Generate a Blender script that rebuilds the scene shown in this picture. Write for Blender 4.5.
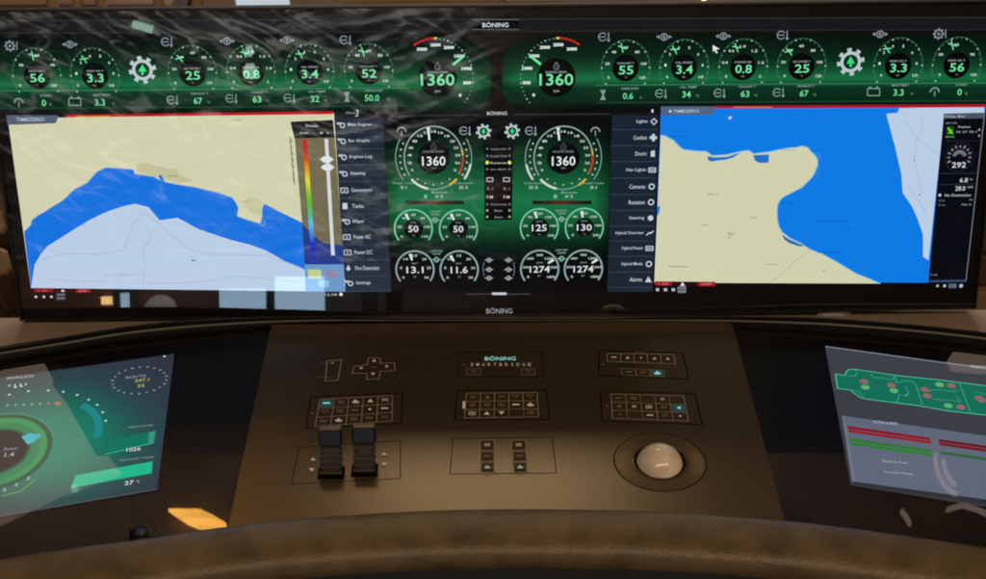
import bpy, math, random
from mathutils import Vector, Matrix
from mathutils import noise as mnoise
random.seed(7)
SC = bpy.context.scene
COL = SC.collection
for o in list(bpy.data.objects):
    bpy.data.objects.remove(o)
R = math.radians

# ------------------------------------------------------------------ camera
cam_d = bpy.data.cameras.new('camera')
cam = bpy.data.objects.new('camera', cam_d)
COL.objects.link(cam)
CAM = Vector((0, 0, 1.5))
cam.location = CAM
cam.rotation_euler = (R(57), 0, 0)
F = 1245.0                      # focal length in photo pixels (photo 986 x 579)
cam_d.sensor_width = 36
cam_d.lens = 36 * F / 986
cam_d.clip_start = 0.02
cam_d.clip_end = 60
cam_d.dof.use_dof = True
cam_d.dof.focus_distance = 1.33
cam_d.dof.aperture_fstop = 13.0
SC.camera = cam

# ------------------------------------------------------------------ world, view
w = bpy.data.worlds.new('World')
SC.world = w
w.use_nodes = True
w.node_tree.nodes['Background'].inputs[0].default_value = (0.55, 0.5, 0.45, 1)
w.node_tree.nodes['Background'].inputs[1].default_value = 0.03
SC.view_settings.view_transform = 'Standard'
SC.view_settings.look = 'None'
SC.view_settings.exposure = 0
SC.view_settings.gamma = 1
SC.cycles.filter_width = 1.9
SC.cycles.max_bounces = 8
SC.cycles.transparent_max_bounces = 16
SC.cycles.sample_clamp_indirect = 3
SC.cycles.caustics_reflective = False
SC.cycles.caustics_refractive = False


def area(name, loc, target, sx, sy, power, color):
    d = bpy.data.lights.new(name, 'AREA')
    d.shape = 'RECTANGLE'
    d.size = sx
    d.size_y = sy
    d.energy = power
    d.color = color
    o = bpy.data.objects.new(name, d)
    COL.objects.link(o)
    o.location = loc
    o.rotation_euler = (Vector(target) - Vector(loc)).to_track_quat('-Z', 'Y').to_euler()
    return o


area('hall_light', (0.5, -0.75, 2.90), (0.1, 1.2, 0.8), 3.4, .8, 44, (1.0, 0.70, 0.42))
area('helm_fill', (0.0, 3.0, 2.93), (0.05, 1.3, 0.75), .9, .7, 9.5, (1.0, 0.76, 0.48))  # added lamp that brightens the lower part of the control plate
area('rear_fill', (-1.2, -1.7, 2.93), (-1.2, -3.4, 1.2), 2.0, 0.5, 130, (1.0, 0.82, 0.62))  # added lamp for the rear wall and the sheet behind the camera
area('front_fill', (0.0, 5.0, 2.93), (0.0, 3.4, 0.0), 3.0, 1.0, 95, (1.0, 0.86, 0.70))  # added unseen lamp for the background, set outside the mirrored views

area('ceiling_fill', (0.0, 3.0, 1.9), (0.0, 3.0, 3.0), 2.5, 1.0, 22, (1.0, 0.82, 0.62))  # added upward lamp so the brown ceiling shows in the glass

# ------------------------------------------------------------------ frames
RC = Matrix.Rotation(R(57), 3, 'X')          # camera axes -> world


class Frame:
    def __init__(s, o, u, v):
        u = Vector(u).normalized()
        v = Vector(v)
        v = (v - u * v.dot(u)).normalized()
        s.u, s.v = RC @ u, RC @ v
        s.n = s.u.cross(s.v)
        s.o = CAM + RC @ Vector(o)
        m = Matrix((s.u, s.v, s.n)).transposed().to_4x4()
        m.translation = s.o
        s.m = m

    def L(s, px, py, h=0.0):
        """photo point -> metres on this plane (raised by h)"""
        d = RC @ Vector(((px - 493) / F, -(py - 289.5) / F, -1))
        o = s.o + s.n * h
        t = (o - CAM).dot(s.n) / d.dot(s.n)
        p = CAM + d * t - o
        return (p.dot(s.u), p.dot(s.v))

    def W(s, a, b, h=0.0):
        return s.o + s.u * a + s.v * b + s.n * h

    def sx(s, px, py):
        a, b = s.L(px - 1, py), s.L(px + 1, py)
        return math.hypot(a[0] - b[0], a[1] - b[1]) / 2

    def sy(s, px, py):
        a, b = s.L(px, py - 1), s.L(px, py + 1)
        return math.hypot(a[0] - b[0], a[1] - b[1]) / 2

    def mirror(s, px, py, po, pn):
        """where the ray from the camera, mirrored in this plane, meets the world plane (po, pn)"""
        a, b = s.L(px, py)
        p = s.W(a, b)
        d = (p - CAM).normalized()
        d = d - s.n * 2 * d.dot(s.n)
        t = (Vector(po) - p).dot(Vector(pn)) / d.dot(Vector(pn))
        return p + d * t


CON = Frame((.0139, -.2282, -1.2067), (.99987546, .00822085, -.01347153), (-.010815, .59904, -.80064602))
DSP = Frame((.00869, -.0284, -1.47455), (.99990835, .01138778, -.00732252), (-.0155, .95329, .30165))

# ------------------------------------------------------------------ materials


def lin(c):
    return tuple(((x / 255) / 12.92 if x <= 10 else ((x / 255 + .055) / 1.055) ** 2.4) for x in c)


def mat(name, base=(.1, .1, .1), rough=.5, metal=0., emit=None, es=0., spec=.5, noise=None, bump=None, coat=0.):
    m = bpy.data.materials.new(name)
    m.use_nodes = True
    nt = m.node_tree
    b = nt.nodes['Principled BSDF']
    b.inputs['Base Color'].default_value = (*base, 1)
    b.inputs['Roughness'].default_value = rough
    b.inputs['Metallic'].default_value = metal
    b.inputs['Specular IOR Level'].default_value = spec
    b.inputs['Coat Weight'].default_value = coat
    if emit:
        b.inputs['Emission Color'].default_value = (*emit, 1)
        b.inputs['Emission Strength'].default_value = es
    tc = nt.nodes.new('ShaderNodeTexCoord')
    if noise:     # (scale xyz, detail, low, high, rough amount)
        mp = nt.nodes.new('ShaderNodeMapping')
        mp.inputs['Scale'].default_value = noise[0]
        nt.links.new(tc.outputs['Object'], mp.inputs[0])
        n = nt.nodes.new('ShaderNodeTexNoise')
        n.inputs['Scale'].default_value = 1
        n.inputs['Detail'].default_value = noise[1]
        nt.links.new(mp.outputs[0], n.inputs['Vector'])
        r = nt.nodes.new('ShaderNodeMapRange')
        r.inputs['From Min'].default_value = .3
        r.inputs['From Max'].default_value = .7
        r.inputs['To Min'].default_value = noise[2]
        r.inputs['To Max'].default_value = noise[3]
        nt.links.new(n.outputs[0], r.inputs[0])
        mx = nt.nodes.new('ShaderNodeVectorMath')
        mx.operation = 'SCALE'
        mx.inputs[0].default_value = base
        nt.links.new(r.outputs[0], mx.inputs['Scale'])
        nt.links.new(mx.outputs[0], b.inputs['Base Color'])
        if len(noise) > 4:
            r2 = nt.nodes.new('ShaderNodeMapRange')
            r2.inputs['From Min'].default_value = .3
            r2.inputs['From Max'].default_value = .7
            r2.inputs['To Min'].default_value = rough - noise[4]
            r2.inputs['To Max'].default_value = rough + noise[4]
            nt.links.new(n.outputs[0], r2.inputs[0])
            nt.links.new(r2.outputs[0], b.inputs['Roughness'])
    if bump:      # (scale xyz, detail, strength, distance)
        mp = nt.nodes.new('ShaderNodeMapping')
        mp.inputs['Scale'].default_value = bump[0]
        nt.links.new(tc.outputs['Object'], mp.inputs[0])
        n = nt.nodes.new('ShaderNodeTexNoise')
        n.inputs['Scale'].default_value = 1
        n.inputs['Detail'].default_value = bump[1]
        nt.links.new(mp.outputs[0], n.inputs['Vector'])
        bp = nt.nodes.new('ShaderNodeBump')
        bp.inputs['Strength'].default_value = bump[2]
        bp.inputs['Distance'].default_value = bump[3]
        nt.links.new(n.outputs[0], bp.inputs['Height'])
        nt.links.new(bp.outputs[0], b.inputs['Normal'])
    return m


def emis_attr(name, strength, sampling, falloff=True):
    m = bpy.data.materials.new(name)
    m.use_nodes = True
    nt = m.node_tree
    nt.nodes.clear()
    a = nt.nodes.new('ShaderNodeAttribute')
    a.attribute_name = 'Col'
    e = nt.nodes.new('ShaderNodeEmission')
    e.inputs[1].default_value = strength
    o = nt.nodes.new('ShaderNodeOutputMaterial')
    nt.links.new(a.outputs['Color'], e.inputs[0])
    if falloff:      # a liquid crystal panel gives off less light at grazing angles
        g = nt.nodes.new('ShaderNodeNewGeometry')
        d = nt.nodes.new('ShaderNodeVectorMath')
        d.operation = 'DOT_PRODUCT'
        nt.links.new(g.outputs['Incoming'], d.inputs[0])
        nt.links.new(g.outputs['Normal'], d.inputs[1])
        ab = nt.nodes.new('ShaderNodeMath')
        ab.operation = 'ABSOLUTE'
        nt.links.new(d.outputs['Value'], ab.inputs[0])
        mr = nt.nodes.new('ShaderNodeMapRange')
        mr.inputs['From Min'].default_value = .50
        mr.inputs['From Max'].default_value = .84
        mr.inputs['To Min'].default_value = .01 * strength
        mr.inputs['To Max'].default_value = strength
        nt.links.new(ab.outputs[0], mr.inputs[0])
        nt.links.new(mr.outputs[0], e.inputs[1])
    nt.links.new(e.outputs[0], o.inputs[0])
    m.cycles.emission_sampling = sampling
    return m


def glass(name, ior, rough=0.0, tint=(1, 1, 1)):
    m = bpy.data.materials.new(name)
    m.use_nodes = True
    nt = m.node_tree
    nt.nodes.clear()
    fr = nt.nodes.new('ShaderNodeFresnel')
    fr.inputs[0].default_value = ior
    t = nt.nodes.new('ShaderNodeBsdfTransparent')
    t.inputs[0].default_value = (*tint, 1)
    g = nt.nodes.new('ShaderNodeBsdfGlossy')
    g.inputs['Roughness'].default_value = rough
    mx = nt.nodes.new('ShaderNodeMixShader')
    o = nt.nodes.new('ShaderNodeOutputMaterial')
    ge = nt.nodes.new('ShaderNodeNewGeometry')
    bf = nt.nodes.new('ShaderNodeMath')
    bf.operation = 'SUBTRACT'
    bf.inputs[0].default_value = 1
    nt.links.new(ge.outputs['Backfacing'], bf.inputs[1])
    ml = nt.nodes.new('ShaderNodeMath')
    ml.operation = 'MULTIPLY'
    nt.links.new(fr.outputs[0], ml.inputs[0])
    nt.links.new(bf.outputs[0], ml.inputs[1])
    nt.links.new(ml.outputs[0], mx.inputs[0])
    nt.links.new(t.outputs[0], mx.inputs[1])
    nt.links.new(g.outputs[0], mx.inputs[2])
    nt.links.new(mx.outputs[0], o.inputs[0])
    return m


def lamp(name, c, s):
    m = bpy.data.materials.new(name)
    m.use_nodes = True
    nt = m.node_tree
    nt.nodes.clear()
    e = nt.nodes.new('ShaderNodeEmission')
    e.inputs[0].default_value = (*c, 1)
    e.inputs[1].default_value = s
    o = nt.nodes.new('ShaderNodeOutputMaterial')
    nt.links.new(e.outputs[0], o.inputs[0])
    return m


M = {}
M['print'] = emis_attr('screen_print', 1.0, 'NONE')
M['screen'] = emis_attr('screen_area', 1.0, 'AUTO')
M['iprint'] = emis_attr('inset_screen_print', 1.0, 'NONE', False)
M['glass'] = glass('display_glass', 1.95, 0.007)
M['cglass'] = glass('console_glass', 1.58, 0.002)
M['black'] = mat('black_gloss', (.006, .006, .008), .35)
M['housing'] = mat('black_housing', (.012, .012, .014), .4, bump=((900, 900, 900), 2, .15, .0004))
M['plate'] = mat('satin_metal', (.160, .130, .090), .25, .66, noise=((9, 9, 9), 3, .97, 1.03))
M['groove'] = mat('groove', (.006, .004, .003), .9, spec=.1)
M['etch'] = mat('etched_line', (.36, .27, .19), .5, .1, emit=(.8, .6, .42), es=.035)
M['legend'] = mat('pale_legend', (.62, .54, .44), .5, 0, emit=(.8, .65, .5), es=.22)
M['dimlegend'] = mat('dim_legend', (.36, .28, .2), .5)
M['greenlegend'] = mat('green_legend', (.35, .5, .4), .5, 0, emit=(.35, .75, .5), es=.3)
M['key'] = mat('key_cap', (.075, .050, .029), .45, .3)
M['lit'] = mat('lit_legend', (.4, .6, .6), .5, 0, emit=(.30, .85, .80), es=.55)
M['litglow'] = mat('lit_key_cap', (.02, .06, .07), .5, 0, emit=(.05, .35, .42), es=.12)
M['leather'] = mat('brown_leather', (.158, .120, .068), .32, 0, noise=((30, 30, 30), 10, .72, 1.35, .05),
                   bump=((420, 420, 420), 5, .6, .0011))
M['dark'] = mat('dark_blue_black_panel', (.012, .018, .026), .5, noise=((8, 8, 8), 4, .6, 1.3))
M['beige'] = mat('tan_shelf', (.45, .36, .29), .5, 0, noise=((5, 5, 5), 4, .85, 1.12), bump=((700, 700, 700), 3, .2, .0006))
M['silver'] = mat('grey_metal', (.42, .43, .45), .38, .85)
M['rail'] = mat('black_rail', (.005, .005, .006), .28)
M['ribbed'] = mat('black_rubber', (.06, .054, .05), .34, bump=((900, 900, 900), 2, .2, .0003))
M['bluehead'] = mat('dark_blue_plastic', (.010, .018, .045), .28)
M['greycap'] = mat('grey_cap', (.26, .22, .19), .5, .2, noise=((500, 500, 500), 2, .7, 1.3))
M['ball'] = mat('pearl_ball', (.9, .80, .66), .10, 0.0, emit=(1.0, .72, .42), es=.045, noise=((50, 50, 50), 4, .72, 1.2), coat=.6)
M['ring'] = mat('knurled_ring', (.17, .125, .075), .5, .3)
M['wood'] = mat('brown_wood', (.20, .105, .055), .5, noise=((3, 40, 3), 5, .55, 1.35))
M['lightwood'] = mat('light_wood', (.52, .36, .22), .5, noise=((4, 30, 4), 4, .8, 1.15))
M['carpet'] = mat('brown_carpet', (.13, .085, .055), .95, noise=((60, 60, 60), 6, .6, 1.4), bump=((300, 300, 300), 3, .5, .004))
M['wall'] = mat('rear_wall_paint', (.05, .045, .045), .7, noise=((2, 2, 2), 4, .6, 1.3))
M['backwall'] = mat('rear_wall_paint', (.05, .042, .042), .7, noise=((2, 2, 2), 4, .5, 1.5))
M['redwall'] = mat('brown_panel_wall', (.19, .06, .03), .5, noise=((1.2, 1.2, 14), 4, .4, 1.6))
M['ceil'] = mat('brown_ceiling', (.12, .075, .05), .8, noise=((5, 2.2, 2.5), 8, .0, 2.3))
M['white'] = mat('white_panel', (.8, .82, .84), .5)
def painted_streaks(name):
    """dark crinkled film with crinkle highlights painted as pale streaks running down to the right"""
    m = bpy.data.materials.new(name)
    m.use_nodes = True
    nt = m.node_tree
    N, K = nt.nodes.new, nt.links.new
    b_ = nt.nodes['Principled BSDF']
    b_.inputs['Roughness'].default_value = .4
    tc = N('ShaderNodeTexCoord')
    sp = N('ShaderNodeSeparateXYZ')
    K(tc.outputs['Object'], sp.inputs[0])

    def ma(op, a, b=None, c=None):
        n = N('ShaderNodeMath')
        n.operation = op
        n.use_clamp = (op == 'SUBTRACT' and c == 'clamp')
        for i, v in enumerate((a, b)):
            if v is None: continue
            if hasattr(v, 'links'): K(v, n.inputs[i])
            else: n.inputs[i].default_value = v
        return n.outputs[0]
    X, Z = sp.outputs[0], sp.outputs[2]
    across = ma('ADD', Z, ma('MULTIPLY', X, .42))
    along = ma('SUBTRACT', X, ma('MULTIPLY', Z, .42))

    def streak(fa, fc, wdt, seed, dist):
        cb = N('ShaderNodeCombineXYZ')
        K(ma('MULTIPLY', along, fa), cb.inputs[0])
        K(ma('MULTIPLY', across, fc), cb.inputs[1])
        cb.inputs[2].default_value = seed
        n = N('ShaderNodeTexNoise')
        n.inputs['Scale'].default_value = 1
        n.inputs['Detail'].default_value = 2.5
        n.inputs['Distortion'].default_value = dist
        K(cb.outputs[0], n.inputs['Vector'])
        d = ma('ABSOLUTE', ma('SUBTRACT', n.outputs[0], .5))
        return ma('SUBTRACT', 1.0, ma('DIVIDE', d, wdt), 'clamp')
    v1 = streak(3.0, 12, .038, 3.1, .8)
    v2 = streak(5.0, 19, .026, 9.4, .6)
    v3 = streak(2.0, 6, .10, 5.2, .5)
    cbm = N('ShaderNodeCombineXYZ')
    K(ma('MULTIPLY', along, 1.6), cbm.inputs[0])
    K(ma('MULTIPLY', across, 4.0), cbm.inputs[1])
    nm = N('ShaderNodeTexNoise')
    nm.inputs['Scale'].default_value = 1.6
    nm.inputs['Detail'].default_value = 2
    K(cbm.outputs[0], nm.inputs['Vector'])
    mk = N('ShaderNodeMapRange')
    mk.inputs['From Min'].default_value = .36
    mk.inputs['From Max'].default_value = .62
    mk.inputs['To Min'].default_value = .12
    mk.inputs['To Max'].default_value = 1.0
    K(nm.outputs[0], mk.inputs[0])
    tot = ma('MULTIPLY', mk.outputs[0], ma('ADD', ma('ADD', ma('MULTIPLY', v1, .85), ma('MULTIPLY', v2, .38)), ma('MULTIPLY', v3, .07)))
    mr = N('ShaderNodeMapRange')  # painted highlights fade out towards the right
    mr.inputs['From Min'].default_value = -.30
    mr.inputs['From Max'].default_value = .12
    mr.inputs['To Min'].default_value = 1
    mr.inputs['To Max'].default_value = .10
    K(X, mr.inputs[0])
    f = ma('ADD', ma('MULTIPLY', tot, mr.outputs[0]), .012)
    cc = N('ShaderNodeCombineColor')
    K(f, cc.inputs[0]); K(ma('MULTIPLY', f, .95), cc.inputs[1]); K(ma('MULTIPLY', f, .86), cc.inputs[2])
    K(cc.outputs[0], b_.inputs['Base Color'])
    return m


M['streaksheet'] = painted_streaks('streaked_sheet')
M['glowboard'] = mat('glowing_board', (.7, .75, .8), .5, emit=(.55, .68, .80), es=.75)  # glow added to the board instead of light falling on it
M['tanpanel'] = mat('glowing_tan_panel', (.5, .4, .3), .6, emit=(.80, .60, .46), es=1.4)  # glow added so the tan panels show in the wing glass
M['cool'] = lamp('window_daylight', (.50, .74, 1.0), 4.6)
M['warm'] = lamp('warm_lamp', (1.0, .62, .25), 9)
M['orange'] = lamp('orange_lamp', (1.0, .47, .08), 20)
_nt = M['orange'].node_tree
_tc, _nz, _mr = _nt.nodes.new('ShaderNodeTexCoord'), _nt.nodes.new('ShaderNodeTexNoise'), _nt.nodes.new('ShaderNodeMapRange')
_mp = _nt.nodes.new('ShaderNodeMapping')
_mp.inputs['Rotation'].default_value = (0, 0, R(28))
_mp.inputs['Scale'].default_value = (3, 26, 1)
_nz.inputs['Scale'].default_value = 1
_mr.inputs['To Min'].default_value = 5
_mr.inputs['To Max'].default_value = 28
_nt.links.new(_tc.outputs['Object'], _mp.inputs[0])
_nt.links.new(_mp.outputs[0], _nz.inputs['Vector'])
_nt.links.new(_nz.outputs[0], _mr.inputs[0])
_nt.links.new(_mr.outputs[0], _nt.nodes['Emission'].inputs[1])
M['greenish'] = lamp('pale_lamp', (.62, 1.0, .78), 4.2)

# ------------------------------------------------------------------ object helpers


def setp(o, label=None, cat=None, group=None, kind=None):
    if label: o['label'] = label
    if cat: o['category'] = cat
    if group: o['group'] = group
    if kind: o['kind'] = kind
    return o


def empty(name, m, label, cat, group=None):
    o = bpy.data.objects.new(name, None)
    COL.objects.link(o)
    o.matrix_world = m
    o.empty_display_size = .05
    return setp(o, label, cat, group)


def loc(x, y, z):
    return Matrix.Translation((x, y, z))


IB = -.0072      # height of the inset panels under the wing glass
GLY = {}


def glyphs(s, bold):
    k = (s, bold)
    if k not in GLY:
        c = bpy.data.curves.new('t', 'FONT')
        c.body = s
        c.resolution_u = 2
        c.offset = bold * .35
        o = bpy.data.objects.new('t', c)
        me = bpy.data.meshes.new_from_object(o)
        vs = [v.co.copy() for v in me.vertices]
        fs = [tuple(p.vertices) for p in me.polygons]
        bpy.data.objects.remove(o)
        bpy.data.meshes.remove(me)
        x0 = min(v.x for v in vs); x1 = max(v.x for v in vs)
        y0 = min(v.y for v in vs); y1 = max(v.y for v in vs)
        GLY[k] = ([((v.x - x0) / (x1 - x0), (v.y - y0) / (y1 - y0)) for v in vs], fs, (x1 - x0), (y1 - y0))
    return GLY[k]


class MB:
    """collects shapes in the coordinates of a Frame (metres) and links them as ONE mesh"""

    def __init__(s, fr=None, base=0.0):
        s.fr, s.base = fr, base
        s.v, s.f, s.c, s.mi, s.mats = [], [], [], [], []

    def _m(s, m):
        if m not in s.mats:
            s.mats.append(m)
        return s.mats.index(m)

    def add(s, vs, fs, col=(0, 0, 0), m='print'):
        if m == 'print' and s.base == IB:
            m = 'iprint'
        n = len(s.v)
        s.v += [tuple(v) for v in vs]
        s.c += (col if isinstance(col, list) else [lin(col)] * len(vs))
        for f in fs:
            s.f.append(tuple(i + n for i in f))
            s.mi.append(s._m(m))

    # ---- flat print, photo pixel input
    def poly(s, pts, col, z=1, m='print'):
        h = s.base + z * 1e-4
        s.add([(*s.fr.L(*p), h) for p in pts], [tuple(range(len(pts)))[::-1]], col, m)

    def rect(s, x0, y0, x1, y1, col, z=1, m='print'):
        s.poly([(x0, y0), (x1, y0), (x1, y1), (x0, y1)], col, z, m)

    def ell(s, x, y, r, col, z=1, ry=None, seg=32, m='print'):
        a, b = s.fr.L(x, y)
        k = s.fr.sx(x, y)
        ry = ry or r
        h = s.base + z * 1e-4
        s.add([(a + r * k * math.cos(t * 2 * math.pi / seg), b + ry * k * math.sin(t * 2 * math.pi / seg), h) for t in range(seg)],
              [tuple(range(seg))], col, m)

    def arc(s, x, y, r0, r1, a0, a1, col, z=1, q=1.0, seg=None, m='print', rot=0):
        """annular sector, angles in degrees counter-clockwise from the right; q = vertical stretch"""
        a, b = s.fr.L(x, y)
        k = s.fr.sx(x, y)
        h = s.base + z * 1e-4
        seg = seg or max(2, int(abs(a1 - a0) / 8))
        vs, fs = [], []
        for i in range(seg + 1):
            t = R(a0 + (a1 - a0) * i / seg)
            for r in (r0, r1):
                vs.append((a + r * k * math.cos(t), b + r * k * math.sin(t) * q, h))
        for i in range(seg):
            fs.append((2 * i, 2 * i + 1, 2 * i + 3, 2 * i + 2))
        s.add(vs, fs, col, m)

    def line(s, pts, w, col, z=1, m='print', close=False):
        h = s.base + z * 1e-4
        P = [Vector(s.fr.L(*p)) for p in pts]
        if close:
            P.append(P[0])
        k = s.fr.sx(*pts[0]) * w / 2
        for p, q in zip(P, P[1:]):
            d = (q - p)
            if d.length < 1e-9:
                continue
            d.normalize()
            n = Vector((-d.y, d.x)) * k
            e = d * k * .5
            s.add([(*(p - n - e), h), (*(q - n + e), h), (*(q + n + e), h), (*(p + n - e), h)], [(0, 1, 2, 3)], col, m)

    def text(s, x, y, t, h_px, col=(255, 255, 255), w=None, align='c', z=3, bold=.0, ang=0, m='print'):
        vs, fs, tw, th = glyphs(t, bold)
        kx, ky = s.fr.sx(x, y), s.fr.sy(x, y)
        H = h_px * ky
        Wd = (w * kx) if w else H * tw / th
        a, b = s.fr.L(x, y)
        off = {'c': -.5, 'l': 0, 'r': -1}[align]
        hh = s.base + z * 1e-4
        ca, sa = math.cos(R(ang)), math.sin(R(ang))
        out = []
        for u, v in vs:
            p, q = (u + off) * Wd, (v - .5) * H
            out.append((a + p * ca - q * sa, b + p * sa + q * ca, hh))
        s.add(out, fs, col, m)

    # ---- solids in local metres
    def box(s, x0, x1, y0, y1, z0, z1, m, col=(0, 0, 0), T=None, bev=0.0):
        if bev:
            b = bev
            ring = lambda xa, xb, ya, yb, z: [(xa + b, ya, z), (xb - b, ya, z), (xb, ya + b, z), (xb, yb - b, z), (xb - b, yb, z), (xa + b, yb, z), (xa, yb - b, z), (xa, ya + b, z)]
            rs = [ring(x0 + b * .5, x1 - b * .5, y0 + b * .5, y1 - b * .5, z0), ring(x0, x1, y0, y1, z0 + b * .5),
                  ring(x0, x1, y0, y1, z1 - b * .5), ring(x0 + b * .6, x1 - b * .6, y0 + b * .6, y1 - b * .6, z1)]
            vs = sum(rs, [])
            fs = [tuple(range(8))[::-1], tuple(range(24, 32))]
            for k in range(3):
                for i in range(8):
                    j = (i + 1) % 8
                    fs.append((k * 8 + i, k * 8 + j, k * 8 + 8 + j, k * 8 + 8 + i))
        else:
            vs = [(x, y, z) for z in (z0, z1) for x, y in ((x0, y0), (x1, y0), (x1, y1), (x0, y1))]
            fs = [(3, 2, 1, 0), (4, 5, 6, 7), (0, 1, 5, 4), (1, 2, 6, 5), (2, 3, 7, 6), (3, 0, 4, 7)]
        if T:
            vs = [tuple(T @ Vector(v)) for v in vs]
        s.add(vs, fs, col, m)

    def prism(s, pts, h0, h1, m, ins=0.0, top=None):
        """extruded outline of local points (counter-clockwise), with a small bevel"""
        n = len(pts)
        c = Vector((sum(p[0] for p in pts) / n, sum(p[1] for p in pts) / n))
        def sc(p):
            d = Vector(p) - c
            l = d.length
            return c + d * ((l - ins) / l)
        vs = [(*p, h0) for p in pts]
        if ins:
            vs += [(*p, h1 - ins) for p in pts] + [(*sc(p), h1) for p in pts]
            L = 3
        else:
            vs += [(*p, h1) for p in pts]
            L = 2
        fs = [tuple(range(n))[::-1]]
        for k in range(L - 1):
            for i in range(n):
                j = (i + 1) % n
                fs.append((k * n + i, k * n + j, k * n + n + j, k * n + n + i))
        s.add(vs, fs, (0, 0, 0), m)
        s.add(vs[(L - 1) * n:], [tuple(range(n))], (0, 0, 0), top or m)

    def lathe(s, prof, cx, cy, m, seg=64, ridge=0.0, q=1.0):
        vs, fs = [], []
        for i in range(seg):
            t = 2 * math.pi * i / seg
            for j, (r, h) in enumerate(prof):
                dh = ridge if (ridge and i % 2 and 0 < j < len(prof) - 1) else 0
                vs.append((cx + r * math.cos(t), cy + r * math.sin(t) * q, h - dh))
        n = len(prof)
        for i in range(seg):
            k = (i + 1) % seg
            for j in range(n - 1):
                fs.append((i * n + j, k * n + j, k * n + j + 1, i * n + j + 1))
        s.add(vs, fs, (0, 0, 0), m)

    def build(s, name, parent=None, smooth=False, label=None, wm=None):
        me = bpy.data.meshes.new(name)
        me.from_pydata(s.v, [], s.f)
        for m in s.mats:
            me.materials.append(M[m])
        me.polygons.foreach_set('material_index', s.mi)
        if smooth:
            me.polygons.foreach_set('use_smooth', [True] * len(s.f))
        at = me.color_attributes.new('Col', 'FLOAT_COLOR', 'POINT')
        flat = []
        for c in s.c:
            flat += [c[0], c[1], c[2], 1]
        at.data.foreach_set('color', flat)
        o = bpy.data.objects.new(name, me)
        COL.objects.link(o)
        if parent:
            o.parent = parent
        if wm is not None:
            o.matrix_world = wm
        if label:
            o['label'] = label
        return o


def sub(d, k=1.0):
    return tuple(max(0, min(255, x * k)) for x in d)


# ================================================================== SETTING
def slab(name, x0, x1, y0, y1, z0, z1, m):
    b = MB()
    b.box(x0, x1, y0, y1, z0, z1, m)
    return setp(b.build(name), kind='structure')


slab('floor', -5, 5, -4.2, 6.2, -.05, 0, 'carpet')
slab('front_wall', -5, 5, 6.0, 6.15, 0, 3.1, 'wall')
slab('rear_wall', -5, 5, -3.75, -3.6, 0, 3.1, 'backwall')
slab('ceiling', -5, 5, -4.2, 6.2, 3.0, 3.1, 'ceil')

# ================================================================== CONSOLE
console = empty('helm_console', CON.m, 'long curved bridge console with glossy black glass top and brown leather front roll', 'console')
GL = -.0022      # glass top lies a little under the metal plate

RAILPX = [(-160, 392), (-60, 368), (0, 357), (62, 347), (130, 336), (193, 329.5), (262, 324.5), (330, 322), (400, 321.6), (490, 321.4),
          (600, 321.4), (660, 321.8), (729, 323.2), (800, 326.2), (853, 329.5), (920, 335), (986, 342.5), (1060, 353), (1160, 372)]
ROLLPX = [(-170, 612), (-80, 581), (0, 562), (80, 550), (157, 540), (234, 528.5), (330, 519.5), (420, 514), (504, 512), (580, 512.5), (660, 514.5),
          (785, 523.5), (880, 535), (986, 550.5), (1070, 566), (1170, 590)]


def dense(P, k):
    """Catmull-Rom through pixel points"""
    out = []
    for i in range(len(P) - 1):
        p0, p1, p2, p3 = P[max(i - 1, 0)], P[i], P[i + 1], P[min(i + 2, len(P) - 1)]
        for j in range(k):
            t = j / k
            out.append(tuple(.5 * (2 * p1[q] + (p2[q] - p0[q]) * t + (2 * p0[q] - 5 * p1[q] + 4 * p2[q] - p3[q]) * t * t + (3 * p1[q] - p0[q] - 3 * p2[q] + p3[q]) * t ** 3) for q in (0, 1)))
    out.append(P[-1])
    return out


rail = [Vector(CON.L(*p)) for p in dense(RAILPX, 5)]
roll = [Vector(CON.L(*p)) for p in dense(ROLLPX, 5)]


def sweep(path, prof, m, scale=None):
    """prof: (d toward the operator, h)"""
    b = MB()
    n = len(prof)
    vs, fs = [], []
    for i, p in enumerate(path):
        t = (path[min(i + 1, len(path) - 1)] - path[max(i - 1, 0)]).normalized()
        nn = Vector((t.y, -t.x))
        k_ = scale(p) if scale else 1
        for d, h in prof:
            q = p + nn * d * k_
            vs.append((q.x, q.y, h * k_ if h > 0 else h))
    for i in range(len(path) - 1):
        for j in range(n - 1):
            fs.append((i * n + j, i * n + j + 1, (i + 1) * n + j + 1, (i + 1) * n + j))
    fs.append(tuple(range(n)))
    fs.append(tuple(range((len(path) - 1) * n, len(path) * n))[::-1])
    b.add(vs, fs, (0, 0, 0), m)
    return b


# glass top (two wings and what passes under the plate) between rail and roll
def top_sheet(x0, x1, h0, h1, m):
    xs = [x0 + (x1 - x0) * i / 30 for i in range(31)]

    def at(path, x):
        for p, q in zip(path, path[1:]):
            if p.x <= x <= q.x:
                return p.y + (q.y - p.y) * (x - p.x) / (q.x - p.x)
        return path[0].y if x < path[0].x else path[-1].y
    b = MB()
    vs = []
    for x in xs:
        for y in (at(roll, x) - .01, at(rail, x) + .004):
            vs += [(x, y, h0), (x, y, h1)]
    fs = []
    for i in range(len(xs) - 1):
        k, l = i * 4, i * 4 + 4
        fs += [(k + 1, l + 1, l + 3, k + 3), (k, k + 2, l + 2, l), (k, l, l + 1, k + 1), (k + 2, k + 3, l + 3, l + 2)]
    fs += [(0, 1, 3, 2), (len(xs) * 4 - 4, len(xs) * 4 - 2, len(xs) * 4 - 1, len(xs) * 4 - 3)]
    b.add(vs, fs, (0, 0, 0), m)
    return b


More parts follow.
